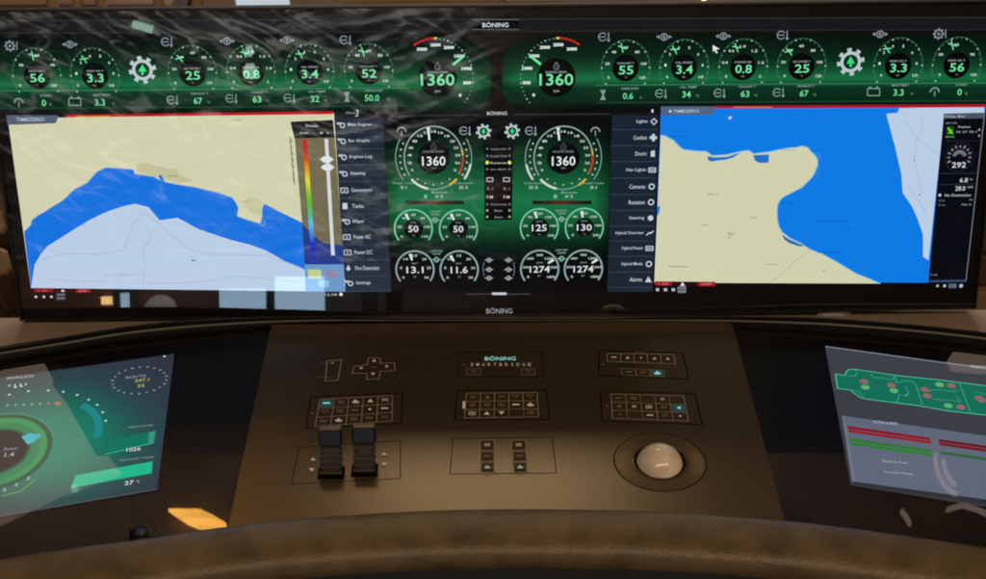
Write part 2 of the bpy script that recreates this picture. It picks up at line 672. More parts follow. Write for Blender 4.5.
xa, xb = rail[0].x + .02, rail[-1].x - .02
pl_l, pl_r = CON.L(250, 430)[0], CON.L(760, 430)[0]
top_sheet(xa, xb, -.03, -.0080, 'black').build('glass_bed', console)
top_sheet(xa, pl_l + .01, -.0052, GL, 'cglass').build('glass_top', console, label='glossy black glass wing left of the metal plate')
top_sheet(pl_r - .01, xb, -.0052, GL, 'cglass').build('glass_top', console, label='glossy black glass wing right of the metal plate')
prof = [(.0085 * math.cos(t), .004 + .0085 * math.sin(t)) for t in [math.pi * (1.25 - 1.5 * k / 10) for k in range(11)]]
prof = [(prof[0][0], -.02)] + prof + [(prof[-1][0], -.02)]
sweep(rail, prof, 'rail', lambda p: .32 + .68 * min(1, max(0, abs(p.x) - .12) / .25)).build('rear_rail', console, smooth=True)
# padded roll
pr = [(-.002, -.02), (-.002, .000), (.000, .0040), (.005, .0064), (.015, .0080), (.028, .0082), (.038, .0077), (.046, .0065), (.0520, .0048), (.0570, .0027), (.0610, .0002), (.0640, -.0028), (.0660, -.0066), (.0670, -.0110), (.0655, -.018), (.062, -.03)]
pr = [(d * .84 if d > 0 else d, h) for d, h in pr]
sweep(roll, pr, 'leather').build('armrest', console, smooth=True, label='brown grained leather roll along the front edge')
sweep(roll, [(.0500, -.012), (.0545, -.018), (.072, -.05), (.095, -.60), (.080, -.60), (.040, -.05)], 'dark').build('front_panel', console)
# piping / highlight seam is the roll's own lower lip

# shelf behind the rail: horizontal
zD = DSP.W(0, 0).z
zs = zD - .012
print('display bottom', DSP.W(0, 0), 'rail mid', CON.W(*rail[len(rail) // 2]))


def onz(px, py, z):
    d = RC @ Vector(((px - 493) / F, -(py - 289.5) / F, -1))
    t = (z - CAM.z) / d.z
    return CAM + d * t


def ony(px, py, y):
    d = RC @ Vector(((px - 493) / F, -(py - 289.5) / F, -1))
    return CAM + d * (y / d.y)


b = MB()
fr_ = [CON.W(p.x, p.y + .004, 0.001) for p in rail]
bk = [onz(-200 + 1400 * i / (len(fr_) - 1), 319.5 - 11.5 * i / (len(fr_) - 1), zs) for i in range(len(fr_))]
vs = []
for p, q in zip(fr_, bk):
    vs += [p, q, Vector((p.x, p.y, p.z - .006)), Vector((q.x, q.y, q.z - .006))]
fs = []
for i in range(len(fr_) - 1):
    k, l = 4 * i, 4 * i + 4
    fs += [(k, l, l + 1, k + 1), (k + 2, k + 3, l + 3, l + 2), (k, k + 2, l + 2, l), (k + 1, l + 1, l + 3, k + 3)]
b.add(vs, fs, (0, 0, 0), 'beige')
sh = b.build('shelf', label='tan ledge between the black rail and the wide display')
sh.parent = console
sh.matrix_parent_inverse = CON.m.inverted()
# round recessed button in the left wing
b = MB()
a_, b_ = CON.L(138, 533)
b.lathe([(.0001, -.0020), (.0085, -.0020), (.0098, -.0016), (.0112, -.0012), (.0122, -.0020)], a_, b_, 'rail', 40)
b.lathe([(.0001, -.0016), (.0096, -.0016), (.0096, -.0022)], a_, b_, 'black', 40)
b.build('push_button', console, smooth=True)

# ================================================================== CONTROL PLATE
plate = empty('control_plate', CON.m, 'satin bronze control plate with engraved keypads, two levers and a trackball', 'control panel')
b = MB()
NL, NB = CON.L(228 - 6, 560), CON.L(785 + 10, 560)
rows = []
y_px = [538, 530, 515, 480, 440, 400, 365, 345, 339]
for y in y_px:
    xl = 270 - .2121 * (y - 330)
    xr = 733 + .2653 * (y - 326)
    l, r = CON.L(xl, y), CON.L(xr, y)
    rows.append((l[0], r[0], (l[1] + r[1]) / 2, 0.0))
l, r, bb, _ = rows[-1]
ang = 0
h = 0
for k in range(10):
    ang += R(2.7)
    bb += .0024 * math.cos(ang)
    h += .0024 * math.sin(ang)
    rows.append((l + .0003 * k, r - .0003 * k, bb, h))
NX = 24
vs, fs = [], []
for (l, r, y, h) in rows:
    for i in range(NX + 1):
        vs.append((l + (r - l) * i / NX, y, h))
for j in range(len(rows) - 1):
    for i in range(NX):
        k = j * (NX + 1) + i
        fs.append((k, k + 1, k + NX + 2, k + NX + 1))
n0 = len(vs)
# skirt
edge = [j * (NX + 1) for j in range(len(rows))] + [(len(rows) - 1) * (NX + 1) + i for i in range(1, NX + 1)] + [j * (NX + 1) + NX for j in range(len(rows) - 2, -1, -1)] + list(range(NX - 1, 0, -1))
for e in edge:
    vs.append(vs[e])
for e in edge:
    vs.append((vs[e][0], vs[e][1], vs[e][2] - .0035))
n1 = n0 + len(edge)
for i in range(len(edge)):
    j = (i + 1) % len(edge)
    fs.append((n0 + i, n0 + j, n1 + j, n1 + i))
b.add(vs, fs, (0, 0, 0), 'plate')
po = b.build('plate', plate)
for p in po.data.polygons:
    p.use_smooth = p.index < (len(rows) - 1) * NX


def quad_at(q, u, v):
    """bilinear in pixel corners TL TR BR BL"""
    tl, tr, br, bl = q
    return tuple((tl[i] * (1 - u) + tr[i] * u) * (1 - v) + (bl[i] * (1 - u) + br[i] * u) * v for i in (0, 1))


def outline(b, q, w, m, z=1):
    b.line(q, w, (0, 0, 0), z, m, close=True)


def icon(b, x, y, k, m, s=1.0):
    z = 12
    if k == 'up': b.poly([(x - 3 * s, y + 1.6 * s), (x + 3 * s, y + 1.6 * s), (x, y - 1.8 * s)], 0 and 0 or (0, 0, 0), z, m)
    elif k == 'down': b.poly([(x - 3 * s, y - 1.6 * s), (x, y + 1.8 * s), (x + 3 * s, y - 1.6 * s)], (0, 0, 0), z, m)
    elif k == 'left': b.poly([(x - 2.6 * s, y), (x + 2 * s, y - 1.7 * s), (x + 2 * s, y + 1.7 * s)], (0, 0, 0), z, m)
    elif k == 'right': b.poly([(x + 2.6 * s, y), (x - 2 * s, y + 1.7 * s), (x - 2 * s, y - 1.7 * s)], (0, 0, 0), z, m)
    elif k == 'bar': b.rect(x - 3.6 * s, y - .7 * s, x + 3.6 * s, y + .7 * s, (0, 0, 0), z, m)
    elif k == 'two':
        b.rect(x - 3.4 * s, y - 1.4 * s, x + 3.4 * s, y - .5 * s, (0, 0, 0), z, m)
        b.rect(x - 3.4 * s, y + .5 * s, x + 3.4 * s, y + 1.4 * s, (0, 0, 0), z, m)
    elif k == 'dot': b.ell(x, y, 1.5 * s, (0, 0, 0), z, seg=10, m=m)
    elif k == 'ship': b.poly([(x - 4 * s, y), (x - 2.6 * s, y + 1.8 * s), (x + 2.6 * s, y + 1.8 * s), (x + 4 * s, y), (x + 1 * s, y), (x + 1 * s, y - 1.8 * s), (x - 1.6 * s, y - 1.4 * s), (x - 1.6 * s, y)][::-1], (0, 0, 0), z, m)
    elif k == 'box':
        b.line([(x - 3 * s, y - 1.4 * s), (x + 3 * s, y - 1.4 * s), (x + 3 * s, y + 1.4 * s), (x - 3 * s, y + 1.4 * s)], .7, (0, 0, 0), z, m, close=True)
        b.rect(x - 1.2 * s, y - .5 * s, x + 1.2 * s, y + .5 * s, (0, 0, 0), z + 1, m)
    elif k == 'v':
        b.line([(x - 3.4 * s, y - 1.4 * s), (x, y + 1.4 * s), (x + 3.4 * s, y - 1.4 * s)], .8, (0, 0, 0), z, m)
        b.rect(x - 3.8 * s, y - 1.9 * s, x + 3.8 * s, y - 1.4 * s, (0, 0, 0), z + 1, m)
    elif k == 'x':
        b.line([(x - 3.2 * s, y - 1.4 * s), (x + 3.2 * s, y + 1.4 * s)], .8, (0, 0, 0), z, m)
        b.line([(x - 3.2 * s, y + 1.4 * s), (x + 3.2 * s, y - 1.4 * s)], .8, (0, 0, 0), z + 1, m)
    elif k == 'ring': b.arc(x, y, 1.4 * s, 2.2 * s, 0, 360, (0, 0, 0), z, seg=14, m=m)


def key(parent, q, ic, lm='legend', cap='key', label=None, frame=True, s=1.0):
    """one key: raised cap, etched border, legend"""
    b = MB(CON, 0)
    cx = sum(p[0] for p in q) / 4
    cy = sum(p[1] for p in q) / 4
    inn = [(cx + (p[0] - cx) * .80, cy + (p[1] - cy) * .74) for p in q]
    b.prism([CON.L(*p) for p in inn[::-1]], -.0005, .0011, cap, .0003)
    if frame:
        outline(b, [(cx + (p[0] - cx) * .97, cy + (p[1] - cy) * .97) for p in q], .5, 'etch', 2)
    b.base = 0.0
    if ic:
        icon(b, cx, cy + .2, ic, lm, s)
    return b.build('key', parent, label=label)


def keypad(q, cols, rows_, icons, outer, skip=(), dot=None, lit=(), dim=(), name='keypad', label=None, s=1.0):
    b = MB(CON, 0)
    outline(b, outer, 1.2, 'groove', 1)
    outline(b, q, .85, 'etch', 3)
    if dot:
        b.ell(dot[0], dot[1], 1.0, (0, 0, 0), 3, seg=8, m='dimlegend')
    kp = b.build(name, plate, label=label)
    k = 0
    for r in range(rows_):
        for c in range(cols):
            if (r, c) in skip:
                continue
            qq = [quad_at(q, c / cols, r / rows_), quad_at(q, (c + 1) / cols, r / rows_), quad_at(q, (c + 1) / cols, (r + 1) / rows_), quad_at(q, c / cols, (r + 1) / rows_)]
            ic = icons[k % len(icons)]
            k += 1
            if (r, c) in lit:
                key(kp, qq, ic, 'lit', 'litglow', label='backlit key with a pale cyan mark', s=s)
            else:
                key(kp, qq, ic, 'dimlegend' if (r, c) in dim else 'legend', s=s)
    return kp


# upper left: rocker outline and direction pad
b = MB(CON, 0)
outline(b, [(327, 361), (341.5, 360), (338, 380.5), (325.5, 381)], 1.1, 'etch', 3)
b.text(323.5, 362.5, 'IN', 1.6, w=4, m='dimlegend')
b.text(320.5, 377, 'DIM', 1.6, w=7, m='dimlegend')
b.text(332.5, 363, '+', 2.0, m='legend')
b.text(331, 377.5, 'OUT', 1.6, w=6, m='dimlegend')
b.build('rocker_switch', plate, label='tall outlined rocker left of the direction pad')
b = MB(CON, 0)
dp = [(368.5, 358), (380.5, 358), (380, 363.5), (394.5, 363), (395, 370.5), (380, 371.5), (379, 379), (366.5, 379.5), (367, 373.5), (352, 373.5), (354.5, 366.5), (367.5, 365)]
b.line(dp, 1.0, (0, 0, 0), 3, 'etch', close=True)
pad = b.build('direction_pad', plate)
for x, y, k in ((374.3, 361.2, 'up'), (387, 367, 'right'), (373, 374.7, 'down'), (361, 368.7, 'left'), (374, 368, 'bar')):
    bb_ = MB(CON, 0)
    bb_.prism([CON.L(*p) for p in ((x - 4, y + 2.2), (x + 4, y + 2.2), (x + 4, y - 2.2), (x - 4, y - 2.2))], -.0005, .0005, 'key', .0001)
    icon(bb_, x, y, k, 'dimlegend' if k == 'bar' else 'legend', .72)
    bb_.build('key', pad)
# logo
b = MB(CON, 0)
b.text(500.3, 358.3, 'BÖNING', 4.4, w=31, bold=.03, m='lit')
b.build('logo', plate, label='backlit cyan company name on the plate')
b = MB(CON, 0)
for i, ch in enumerate('SMARTBRIDGE'):
    b.text(472 + i * 5.75, 364.6, ch, 3.0, w=(1.0 if ch == 'I' else 3.0), m='legend', bold=.01)
b.build('logo', plate, label='widely spaced pale lettering under the cyan name')
b = MB(CON, 0)
outline(b, [(459, 352), (541.5, 352), (543.5, 377), (457.5, 377)], .8, 'groove', 1)
b.ell(463.5, 365, .8, (0, 0, 0), 3, seg=8, m='dimlegend')
lk = b.build('keypad', plate, label='logo module with two single keys')
key(lk, [(467, 368.5), (480.5, 368.5), (480.5, 375), (466.5, 375)], 'two', 'dimlegend', s=.8)
key(lk, [(521.5, 368.5), (534.8, 368.5), (535.3, 375), (521.5, 375)], 'v', 'dimlegend', s=.8)
# upper right
kp = keypad([(607.5, 353.5), (673.5, 354.5), (675.5, 364), (607, 361.5)], 5, 1, ['bar', 'up', 'dot', 'up', 'up'], [(599, 350.5), (682.5, 353), (689, 379.5), (598.5, 375)],
            dot=(603, 364.5), name='keypad', label='upper right keypad of five small keys over three', s=.7)
b = MB(CON, 0)
b.text(640, 352.5, 'Dimm', 1.8, w=10, m='dimlegend')
b.build('caption', kp)
q3 = [(621, 368.5), (664, 370), (665, 377), (622.5, 375.5)]
for i, (ic, lm, cp) in enumerate((('bar', 'dimlegend', 'key'), ('box', 'dimlegend', 'key'), ('ship', 'lit', 'litglow'))):
    key(kp, [quad_at(q3, i / 3, 0), quad_at(q3, (i + 1) / 3, 0), quad_at(q3, (i + 1) / 3, 1), quad_at(q3, i / 3, 1)], ic, lm, cp, s=.9)
# middle row
keypad([(320, 399.5), (392.5, 395.5), (392, 421), (315, 426.5)], 5, 3, ['bar', 'two', 'ship', 'up', 'x', 'v', 'two', 'bar', 'dot', 'bar', 'bar', 'ship', 'two', 'bar', 'x'],
       [(311, 397), (402.5, 393), (401.5, 423.5), (306, 428)], lit=((0, 0),), dim=((0, 1), (1, 0), (1, 1), (1, 2), (2, 0), (2, 2), (2, 3), (2, 4)), dot=(312.5, 413.5), label='left keypad of fifteen keys, top left key lit cyan')
keypad([(466.5, 393.5), (537, 392.5), (538.5, 417), (464.5, 418)], 5, 3, ['x', 'up', 'x', 'v', 'v', 'two', 'two', 'two', 'bar', 'ship', 'box', 'up', 'down', 'box', 'two'],
       [(457.5, 390.5), (546, 390), (550, 419.5), (454.5, 420.5)], dim=((0, 0), (0, 1), (0, 2), (0, 3), (0, 4), (1, 0), (1, 1), (1, 2), (2, 4)), skip=((2, 3),), label='centre keypad of fourteen keys with a pale side marker')
b = MB(CON, 0)
b.rect(462.6, 401.5, 465.2, 409, (0, 0, 0), 6, 'legend')
b.build('marker', plate)
keypad([(611, 394), (683.5, 396), (688.5, 421), (612.5, 418.5)], 5, 3, ['bar', 'two', 'ring', 'up', 'ring', 'box', 'two', 'left', 'dot', 'bar', 'x', 'dot', 'up', 'bar', 'up'],
       [(600.5, 391.5), (695, 393.5), (702, 424.5), (602, 421)], lit=((1, 4),), skip=((0, 2), (0, 4), (2, 1)), dim=((0, 0), (0, 1), (1, 0), (1, 3), (2, 0), (2, 3)), dot=(607, 405.5), label='right keypad with one lit cyan key at its right end', s=.9)
# lower centre
b = MB(CON, 0)
outline(b, [(453, 438.5), (552, 437), (556.5, 473), (450, 474)], .9, 'groove', 1)
b.ell(458.5, 456.5, 1.0, (0, 0, 0), 3, seg=8, m='dimlegend')
kp = b.build('keypad', plate, label='lower centre module with two columns of three keys')
for x0, x1, dx in ((479.5, 495, .3), (511, 526.5, 1.8)):
    for r in range(3):
        y0, y1 = 440 + r * 11, 450.5 + r * 11
        o_ = dx * r
        key(kp, [(x0 + o_ * .3, y0), (x1 + o_ * .3, y0), (x1 + o_ * .5, y1), (x0 + o_ * .5, y1)], ('two', 'bar', 'ship')[r], ('legend', 'dimlegend', 'greenlegend')[r], s=.85)
    bb_ = MB(CON, 0)
    bb_.arc((x0 + x1) / 2 + dx, 474.2, 3, 4.2, 200, 340, (0, 0, 0), 3, seg=8, m='etch', q=.5)
    bb_.build('caption', kp)

# levers
b = MB(CON, 0)
outline(b, [(299, 447.5), (400.5, 440.5), (400.5, 478.5), (291.5, 484)], .9, 'groove', 1)
for x, y, k in ((313.2, 459.6, 'up'), (311.8, 470.5, 'down'), (384, 454.5, 'up'), (384.2, 465, 'down')):
    icon(b, x, y, k, 'legend', .92)
b.build('lever_module', plate, label='engraved lever field with pale arrows')


def lever(px, py):
    a, bb = CON.L(px, py)
    T = Matrix.Translation((a, bb, 0)) @ Matrix.Rotation(R(-33), 4, 'X')
    hw = .0118
    b = MB()
    b.box(-hw * .82, hw * .82, -.0005, .008, -.004, .029, 'ribbed', T=T, bev=.0015)
    lev = b.build('lever', plate)
    for k in range(5):
        z = .0015 + k * .0058
        w_ = hw * (1.0 - .012 * k)
        r_ = MB()
        r_.box(-w_, w_, -.0052 + k * .0004, .007, z, z + .0032, 'ribbed', T=T, bev=.0011)
        r_.build('rib', lev)
    hd = MB()
    hd.box(-hw * 1.0, hw * 1.0, -.0050, .0090, .0305, .0465, 'bluehead', T=T, bev=.0018)
    hd.build('lever_head', lev, smooth=False)
    cp = MB()
    cp.box(-hw * .92, hw * .92, -.0035, .0085, .0462, .0500, 'greycap', T=T, bev=.0014)
    cp.build('lever_cap', lev)
    # gaiter slot
    s_ = MB()
    s_.box(a - hw * 1.15, a + hw * 1.15, bb - .006, bb + .012, -.001, .0009, 'groove', bev=.0008)
    s_.build('slot', lev)
    return lev


lever(331, 475)['label'] = 'left ribbed lever with dark blue head'
lever(364.5, 472.5)['label'] = 'right ribbed lever with dark blue head'

# trackball
a, bb = CON.L(660, 461.5)
b = MB()
b.lathe([(.0262, -.003), (.0266, .0002), (.0278, .0009), (.0290, .0007)], a, bb, 'plate', 72, q=.89)
b.lathe([(.0292, .0002), (.0298, .0006), (.0330, .0008), (.0400, .0008), (.0450, .0007), (.0468, .0001)], a, bb, 'ring', 200, ridge=.0011, q=.89)
b.lathe([(.0466, .0003), (.0477, .0003)], a, bb, 'groove', 72, q=.89)
tb = b.build('trackball', plate, label='large trackball in a finely ridged round ring')
b = MB()
b.lathe([(.0001, -.0005), (.0200, -.0002), (.0264, .0004)], a, bb, 'groove', 48, q=.89)
b.build('ball_seat', tb)
b = MB()
RB, HC = .0245, -.0068
b.lathe([(max(RB * math.cos(t), 1e-5), HC + RB * math.sin(t)) for t in [R(0 + 90 * k / 22) for k in range(23)]], a - .0003, bb - .0005, 'ball', 64)
b.build('ball', tb, smooth=True)

# ================================================================== WIDE DISPLAY
disp = empty('wide_display', DSP.m, 'ultra-wide glossy black display showing sea charts and green engine gauges', 'display')
TL, TR, BR_, BL = DSP.L(22 - .137 * 309, 10), DSP.L(976 + .107 * 308, 0), DSP.L(976, 308), DSP.L(22, 319)
x0, x1 = (TL[0] + BL[0]) / 2, (TR[0] + BR_[0]) / 2
y0, y1 = 0, (TL[1] + TR[1]) / 2
print('display size', x1 - x0, y1 - y0)
BOW = [(22, 319.6), (80, 319.4), (161, 319), (250, 318.6), (330, 318.4), (415, 318.2), (499, 317.8), (580, 316.9), (660, 315.4), (740, 313.4), (820, 311.6), (900, 309.6), (976, 307.8)]


def front(o):
    """outline of the display face with its slightly bowed lower edge, inset by o"""
    lo = [DSP.L(*p) for p in BOW]
    lo = [(x0 + o, lo[0][1] + o)] + [(p[0], p[1] + o) for p in lo[1:-1]] + [(x1 - o, lo[-1][1] + o)]
    return lo + [(x1 - o, y1 - o), (x0 + o, y1 - o)]


b = MB()
b.prism(front(0), -.028, -.0004, 'housing')
b.build('housing', disp)
b = MB()
b.prism(front(.002), -.0004, 0, 'black')
b.build('screen_face', disp)
b = MB()
b.prism(front(.0025), .0022, .0040, 'glass')
b.build('cover_glass', disp)
b = MB()
o_, i_ = front(.0003), front(.0024)
n = len(o_)
vs = [(*p, h) for h in (-.0004, .0045) for p in o_ + i_]
fs = []
for k in range(n):
    l = (k + 1) % n
    fs += [(2 * n + k, 2 * n + l, 3 * n + l, 3 * n + k), (k, l, 2 * n + l, 2 * n + k), (n + l, n + k, 3 * n + k, 3 * n + l)]
b.add(vs, fs, (0, 0, 0), 'housing')
b.build('edge_trim', disp)
for px, pw, lab in ((161, 27, 'left grey metal foot'), (835, 33, 'right grey metal foot')):
    a, bb = DSP.L(px, 319 if px < 400 else 311)
    k = DSP.sx(px, 318)
    b = MB()
    y_ = bb
    b.box(a - pw / 2 * k, a + pw / 2 * k, y_ - .0095, y_ - .0006, -.022, -.004, 'silver', bev=.0012)
    b.box(a - pw / 3 * k, a + pw / 3 * k, y_ - .0095, y_ - .007, -.03, .004, 'silver', bev=.0008)
    b.build('mounting_foot', disp, label=lab)
b = MB(DSP, .0)
b.text(499.3, 310.3, 'BÖNING', 6.2, (150, 152, 156), w=26, bold=.03, z=4)
b.build('logo', disp, label='grey company name on the bottom bezel')

GREEN = (22, 98, 58)
GREEN2 = (30, 122, 72)
MINT = (120, 236, 168)
WHITE = (225, 235, 240)
GREY = (140, 150, 160)


def lerp(a, b, t):
    return tuple(a[i] + (b[i] - a[i]) * t for i in range(3))


def ramp(stops, y):
    for (ya, ca), (yb, cb) in zip(stops, stops[1:]):
        if y <= yb:
            t = max(0, min(1, (y - ya) / (yb - ya)))
            return lerp(ca, cb, t)
    return stops[-1][1]


def grad_sheet(fr, xr, ys, colf, z, nx, base=0.0):
    """grid whose colour is what the screen shows there; xr(y) -> (x0, x1)"""
    b = MB(fr, base)
    vs, cs, fs = [], [], []
    for y in ys:
        xa_, xb_ = xr(y)
        for i in range(nx + 1):
            x = xa_ + (xb_ - xa_) * i / nx
            a, c = fr.L(x, y)
            vs.append((a, c, base + z * 1e-4))
            cs.append(lin(colf(x, y)))
    for j in range(len(ys) - 1):
        for i in range(nx):
            k = j * (nx + 1) + i
            fs.append((k + nx + 1, k + nx + 2, k + 1, k))
    b.add(vs, fs, cs, 'print')
    return b


# ---- gauge strip
K0 = (7, 9, 12)


def strip_col(top):
    st = [(26, K0), (46, (6, 26, 17)), (60, (9, 42, 26)), (72, (16, 78, 46)), (81, (26, 116, 70)), (86, (18, 88, 52)), (91, (9, 52, 32)), (104, (7, 40, 26)), (110, (6, 14, 12)), (114, K0)]

    def f(x, y):
        sl = 3.0 * (1 - min(max(x, 0), 986) / 986) + (-3.5 if x > 500 else 1.0)
        e = min(abs(x - 491), abs(x - 502))
        return ramp(st, y - sl) if e > .5 else sub(ramp(st, y - sl), .6)
    return f


def round_l(y):
    c, r = 78, 36
    t = max(0, min(1, (abs(y - c) - 8) / (r - 8)))
    return 491 - 24 * (1 - math.sqrt(1 - t * t))


def round_r(y):
    c, r = 76, 36
    t = max(0, min(1, (abs(y - c) - 8) / (r - 8)))
    return 502 + 24 * (1 - math.sqrt(1 - t * t))


ys = [34 + 3 * i for i in range(27)]
gs = grad_sheet(DSP, lambda y: (-22 + .137 * (y - 10), round_l(y)), ys, strip_col(0), 1, 30).build('gauge_strip', disp, label='left half of the green gauge strip')
gs2 = grad_sheet(DSP, lambda y: (round_r(y), 1005 - .107 * y), ys, strip_col(0), 1, 30).build('gauge_strip', disp, label='right half of the green gauge strip')
b = MB(DSP)
b.poly([(-20, 21), (1002, 17.5), (1001, 30), (-19, 33.5)], (24, 25, 29), 1)
b.line([(-20, 21), (1002, 17.5)], .8, (52, 54, 58), 2)
b.line([(-19, 33.2), (1001, 29.7)], .8, (44, 46, 50), 2)
b.rect(472, 19.6, 519, 29.6, (4, 5, 8), 3)
b.line([(472, 19.7), (519, 19.7)], 1, (95, 98, 104), 4)
b.line([(472, 29.6), (519, 29.6)], 1, (95, 98, 104), 4)
b.text(495.5, 24.6, 'BÖNING', 5.4, (225, 232, 240), w=26, bold=.035, z=5)
b.build('title_bar', disp)


def sicon(b, x, y, kind, col=GREY):
    """small white pictogram"""
    if kind == 'temp':
        b.arc(x - 2, y, 3.4, 4.4, 30, 330, col, 4, seg=14)
        b.line([(x + 4, y - 4), (x + 4, y + 4)], 1.1, col, 4)
        b.line([(x - 5, y), (x + 1, y)], .9, col, 5)
        b.ell(x + 4, y + 3.4, 1.4, col, 5, seg=10)
    elif kind == 'drop':
        b.line([(x, y - 4), (x + 2.6, y), (x + 2, y + 3), (x - 2, y + 3), (x - 2.6, y)], .8, col, 4, close=True)
        b.line([(x, y - .6), (x + .9, y + 1.6)], .7, col, 5)
    elif kind == 'press':
        b.arc(x, y, 2.6, 3.8, 0, 360, col, 4, seg=16)
        b.poly([(x - 8, y), (x - 4.6, y - 2), (x - 4.6, y + 2)][::-1], col, 4)
        b.poly([(x + 8, y), (x + 4.6, y - 2), (x + 4.6, y + 2)], col, 4)
        b.rect(x - 1, y - 1.6, x + 1, y + 1.8, col, 5)
    elif kind == 'oil':
        b.line([(x - 6, y - 1), (x - 2, y - 2), (x + 4, y - 2), (x + 6, y + 1), (x + 3, y + 3), (x - 3, y + 3)], 1.0, col, 4, close=True)
        b.line([(x - 4, y - 4), (x + 2, y - 4)], .9, col, 5)
    elif kind == 'glass':
        b.poly([(x - 3, y - 5), (x + 3, y - 5), (x + .6, y), (x - .6, y)], col, 4)
        b.poly([(x - .6, y), (x + .6, y), (x + 3, y + 5), (x - 3, y + 5)], col, 4)
    elif kind == 'batt':
        b.line([(x - 6, y - 3), (x + 6, y - 3), (x + 6, y + 4), (x - 6, y + 4)], 1, col, 4, close=True)
        b.rect(x - 4.6, y - 5, x - 2.4, y - 3.2, col, 5)
        b.rect(x + 2.4, y - 5, x + 4.6, y - 3.2, col, 5)
    elif kind == 'umb':
        b.arc(x, y + 1, 3.6, 5, 0, 180, col, 4, seg=10)
        b.line([(x, y), (x, y + 5)], 1, col, 4)
    elif kind == 'gearbox':
        b.arc(x, y, 3.2, 4.6, 0, 360, col, 4, seg=16)
        b.ell(x, y, 1.4, col, 4, seg=10)
        for t in range(8):
            b.arc(x, y, 4.6, 5.6, t * 45 - 9, t * 45 + 9, col, 4, seg=2)
        b.line([(x + 7, y - 4), (x + 7, y + 4)], 1, col, 5)


def gauge(parent, x, y, val, cap, unit, labs, frac, icon_at, ik, sub_=None):
    b = MB(DSP)
    q = 1.13
    st, sw = 215, -250
    b.arc(x, y, 24.3, 24.8, st, st + sw, (62, 112, 92), 2, q, seg=40)
    for i in range(22):
        t = st + sw * i / 21
        big = i % 3 == 0
        b.arc(x, y, 23.2, 24.6 if big else 24.2, t - 1.6, t + 1.6, (170, 205, 190) if big else (70, 130, 100), 3, q, seg=2)
    b.ell(x, y, 13.2, (5, 8, 9), 2, seg=36)
    n = len(labs)
    for i, s_ in enumerate(labs):
        t = R(st - 10 + (sw + 20) * i / (n - 1))
        b.text(x + 18.7 * math.cos(t), y - 18.7 * q * math.sin(t) + .5, s_, 2.6, (222, 238, 232), w=(2.0 if len(s_) == 1 else 4.6 if len(s_) == 2 else 5.6), bold=.04)
    b.text(x, y - 4.9, cap, 1.9, (170, 180, 185), w=17, bold=.02)
    b.text(x, y + 9.2, unit, 1.9, (150, 165, 165))
    sicon(b, icon_at[0], icon_at[1], ik)
    if sub_:
        sx_, sy_, st_, sv, su, si = sub_
        b.text(sx_ + 2, sy_ - 7.4, st_, 2.1, (150, 180, 170), w=17 if len(st_) > 6 else 11, bold=.02)
        b.text(sx_, sy_, sv, 6.4, MINT, bold=.03, w=4.3 * len(sv.replace('.', '')) + (1.6 if '.' in sv else 0))
        b.text(sx_ + 3.4 * len(sv) + 2.0, sy_ + 1.4, su, 2.6, (120, 190, 150), align='l')
        sicon(b, sx_ - 25, sy_ - 1, si, (130, 160, 150))
    g = b.build('gauge', parent)
    nd = MB(DSP)
    t = R(st + sw * frac)
    p = [(x + r * math.cos(t + d), y - r * q * math.sin(t + d)) for r, d in ((14, -.02), (22.5, -.0), (22.5, .05), (14, .05))]
    nd.poly(p[::-1], MINT, 4)
    t2 = t - .32
    nd.line([(x + 21 * math.cos(t + .18), y - 21 * q * math.sin(t + .18)), (x + 17 * math.cos(t - .2), y - 17 * q * math.sin(t - .2))], 1.1, MINT, 5)
    nd.build('needle', g)
    rd = MB(DSP)
    rd.text(x + .5, y + 2, val, 8.6, MINT, w=(14.5 if '.' not in val else 16.5), bold=.035, z=5)
    rd.build('readout', g)
    return g


T_ = ['0', '20', '40', '60', '80', '100', '120']
P_ = ['0', '1', '2', '4', '5', '6', '8', '10']
B_ = ['0', '0.4', '0.6', '1.0', '1.2', '1.6', '2']
gauge(gs, 37, 76, '56', 'GEAR OIL T', '°C', ['0', '30', '60', '90', '120'], .45, (10, 46), 'gearbox', (44, 103, 'LOAD', '0', '%', 'umb'))
gauge(gs, 95, 76, '3.3', 'GEAR OIL P', 'bar', P_, .36, (70, 44.5), 'press', (100, 102.5, 'BATTERY', '3.3', 'V', 'batt'))
gauge(gs, 192.5, 73.5, '25', 'SEA WATER T', '°C', T_, .33, (167.5, 42), 'temp', (198, 101, 'EXHAUST T', '67', '°C', 'temp'))
gauge(gs, 251, 72.5, '0.8', 'CHARGE AIR', 'bar', B_, .42, (227, 41.3), 'press', (257, 99.5, 'COOLANT T', '63', '°C', 'temp'))
gauge(gs, 309.6, 72, '3.4', 'OIL PRESS', 'bar', P_, .38, (287, 40.3), 'press', (315, 99, 'OIL TEMP', '32', '°C', 'temp'))
gauge(gs, 368.7, 71.5, '52', 'COOLANT T', '°C', T_, .43, (346, 40), 'temp', (372, 98, 'RUNNING HOURS', '50.0', 'h', 'glass'))
gauge(gs2, 625.6, 68.2, '55', 'COOLANT T', '°C', T_, .46, (604.5, 37), 'temp', (628, 96, 'RUNNING HOURS', '0.6', 'h', 'glass'))
gauge(gs2, 684, 67.6, '3.4', 'OIL PRESS', 'bar', P_, .38, (664, 37), 'press', (686.5, 94.5, 'OIL TEMP', '34', '°C', 'temp'))
gauge(gs2, 743, 67, '0.8', 'CHARGE AIR', 'bar', B_, .42, (723.3, 36.3), 'press', (745, 94, 'COOLANT T', '63', '°C', 'temp'))
gauge(gs2, 801.5, 66.6, '25', 'SEA WATER T', '°C', T_, .33, (783, 35.2), 'temp', (804, 93.5, 'EXHAUST T', '67', '°C', 'temp'))
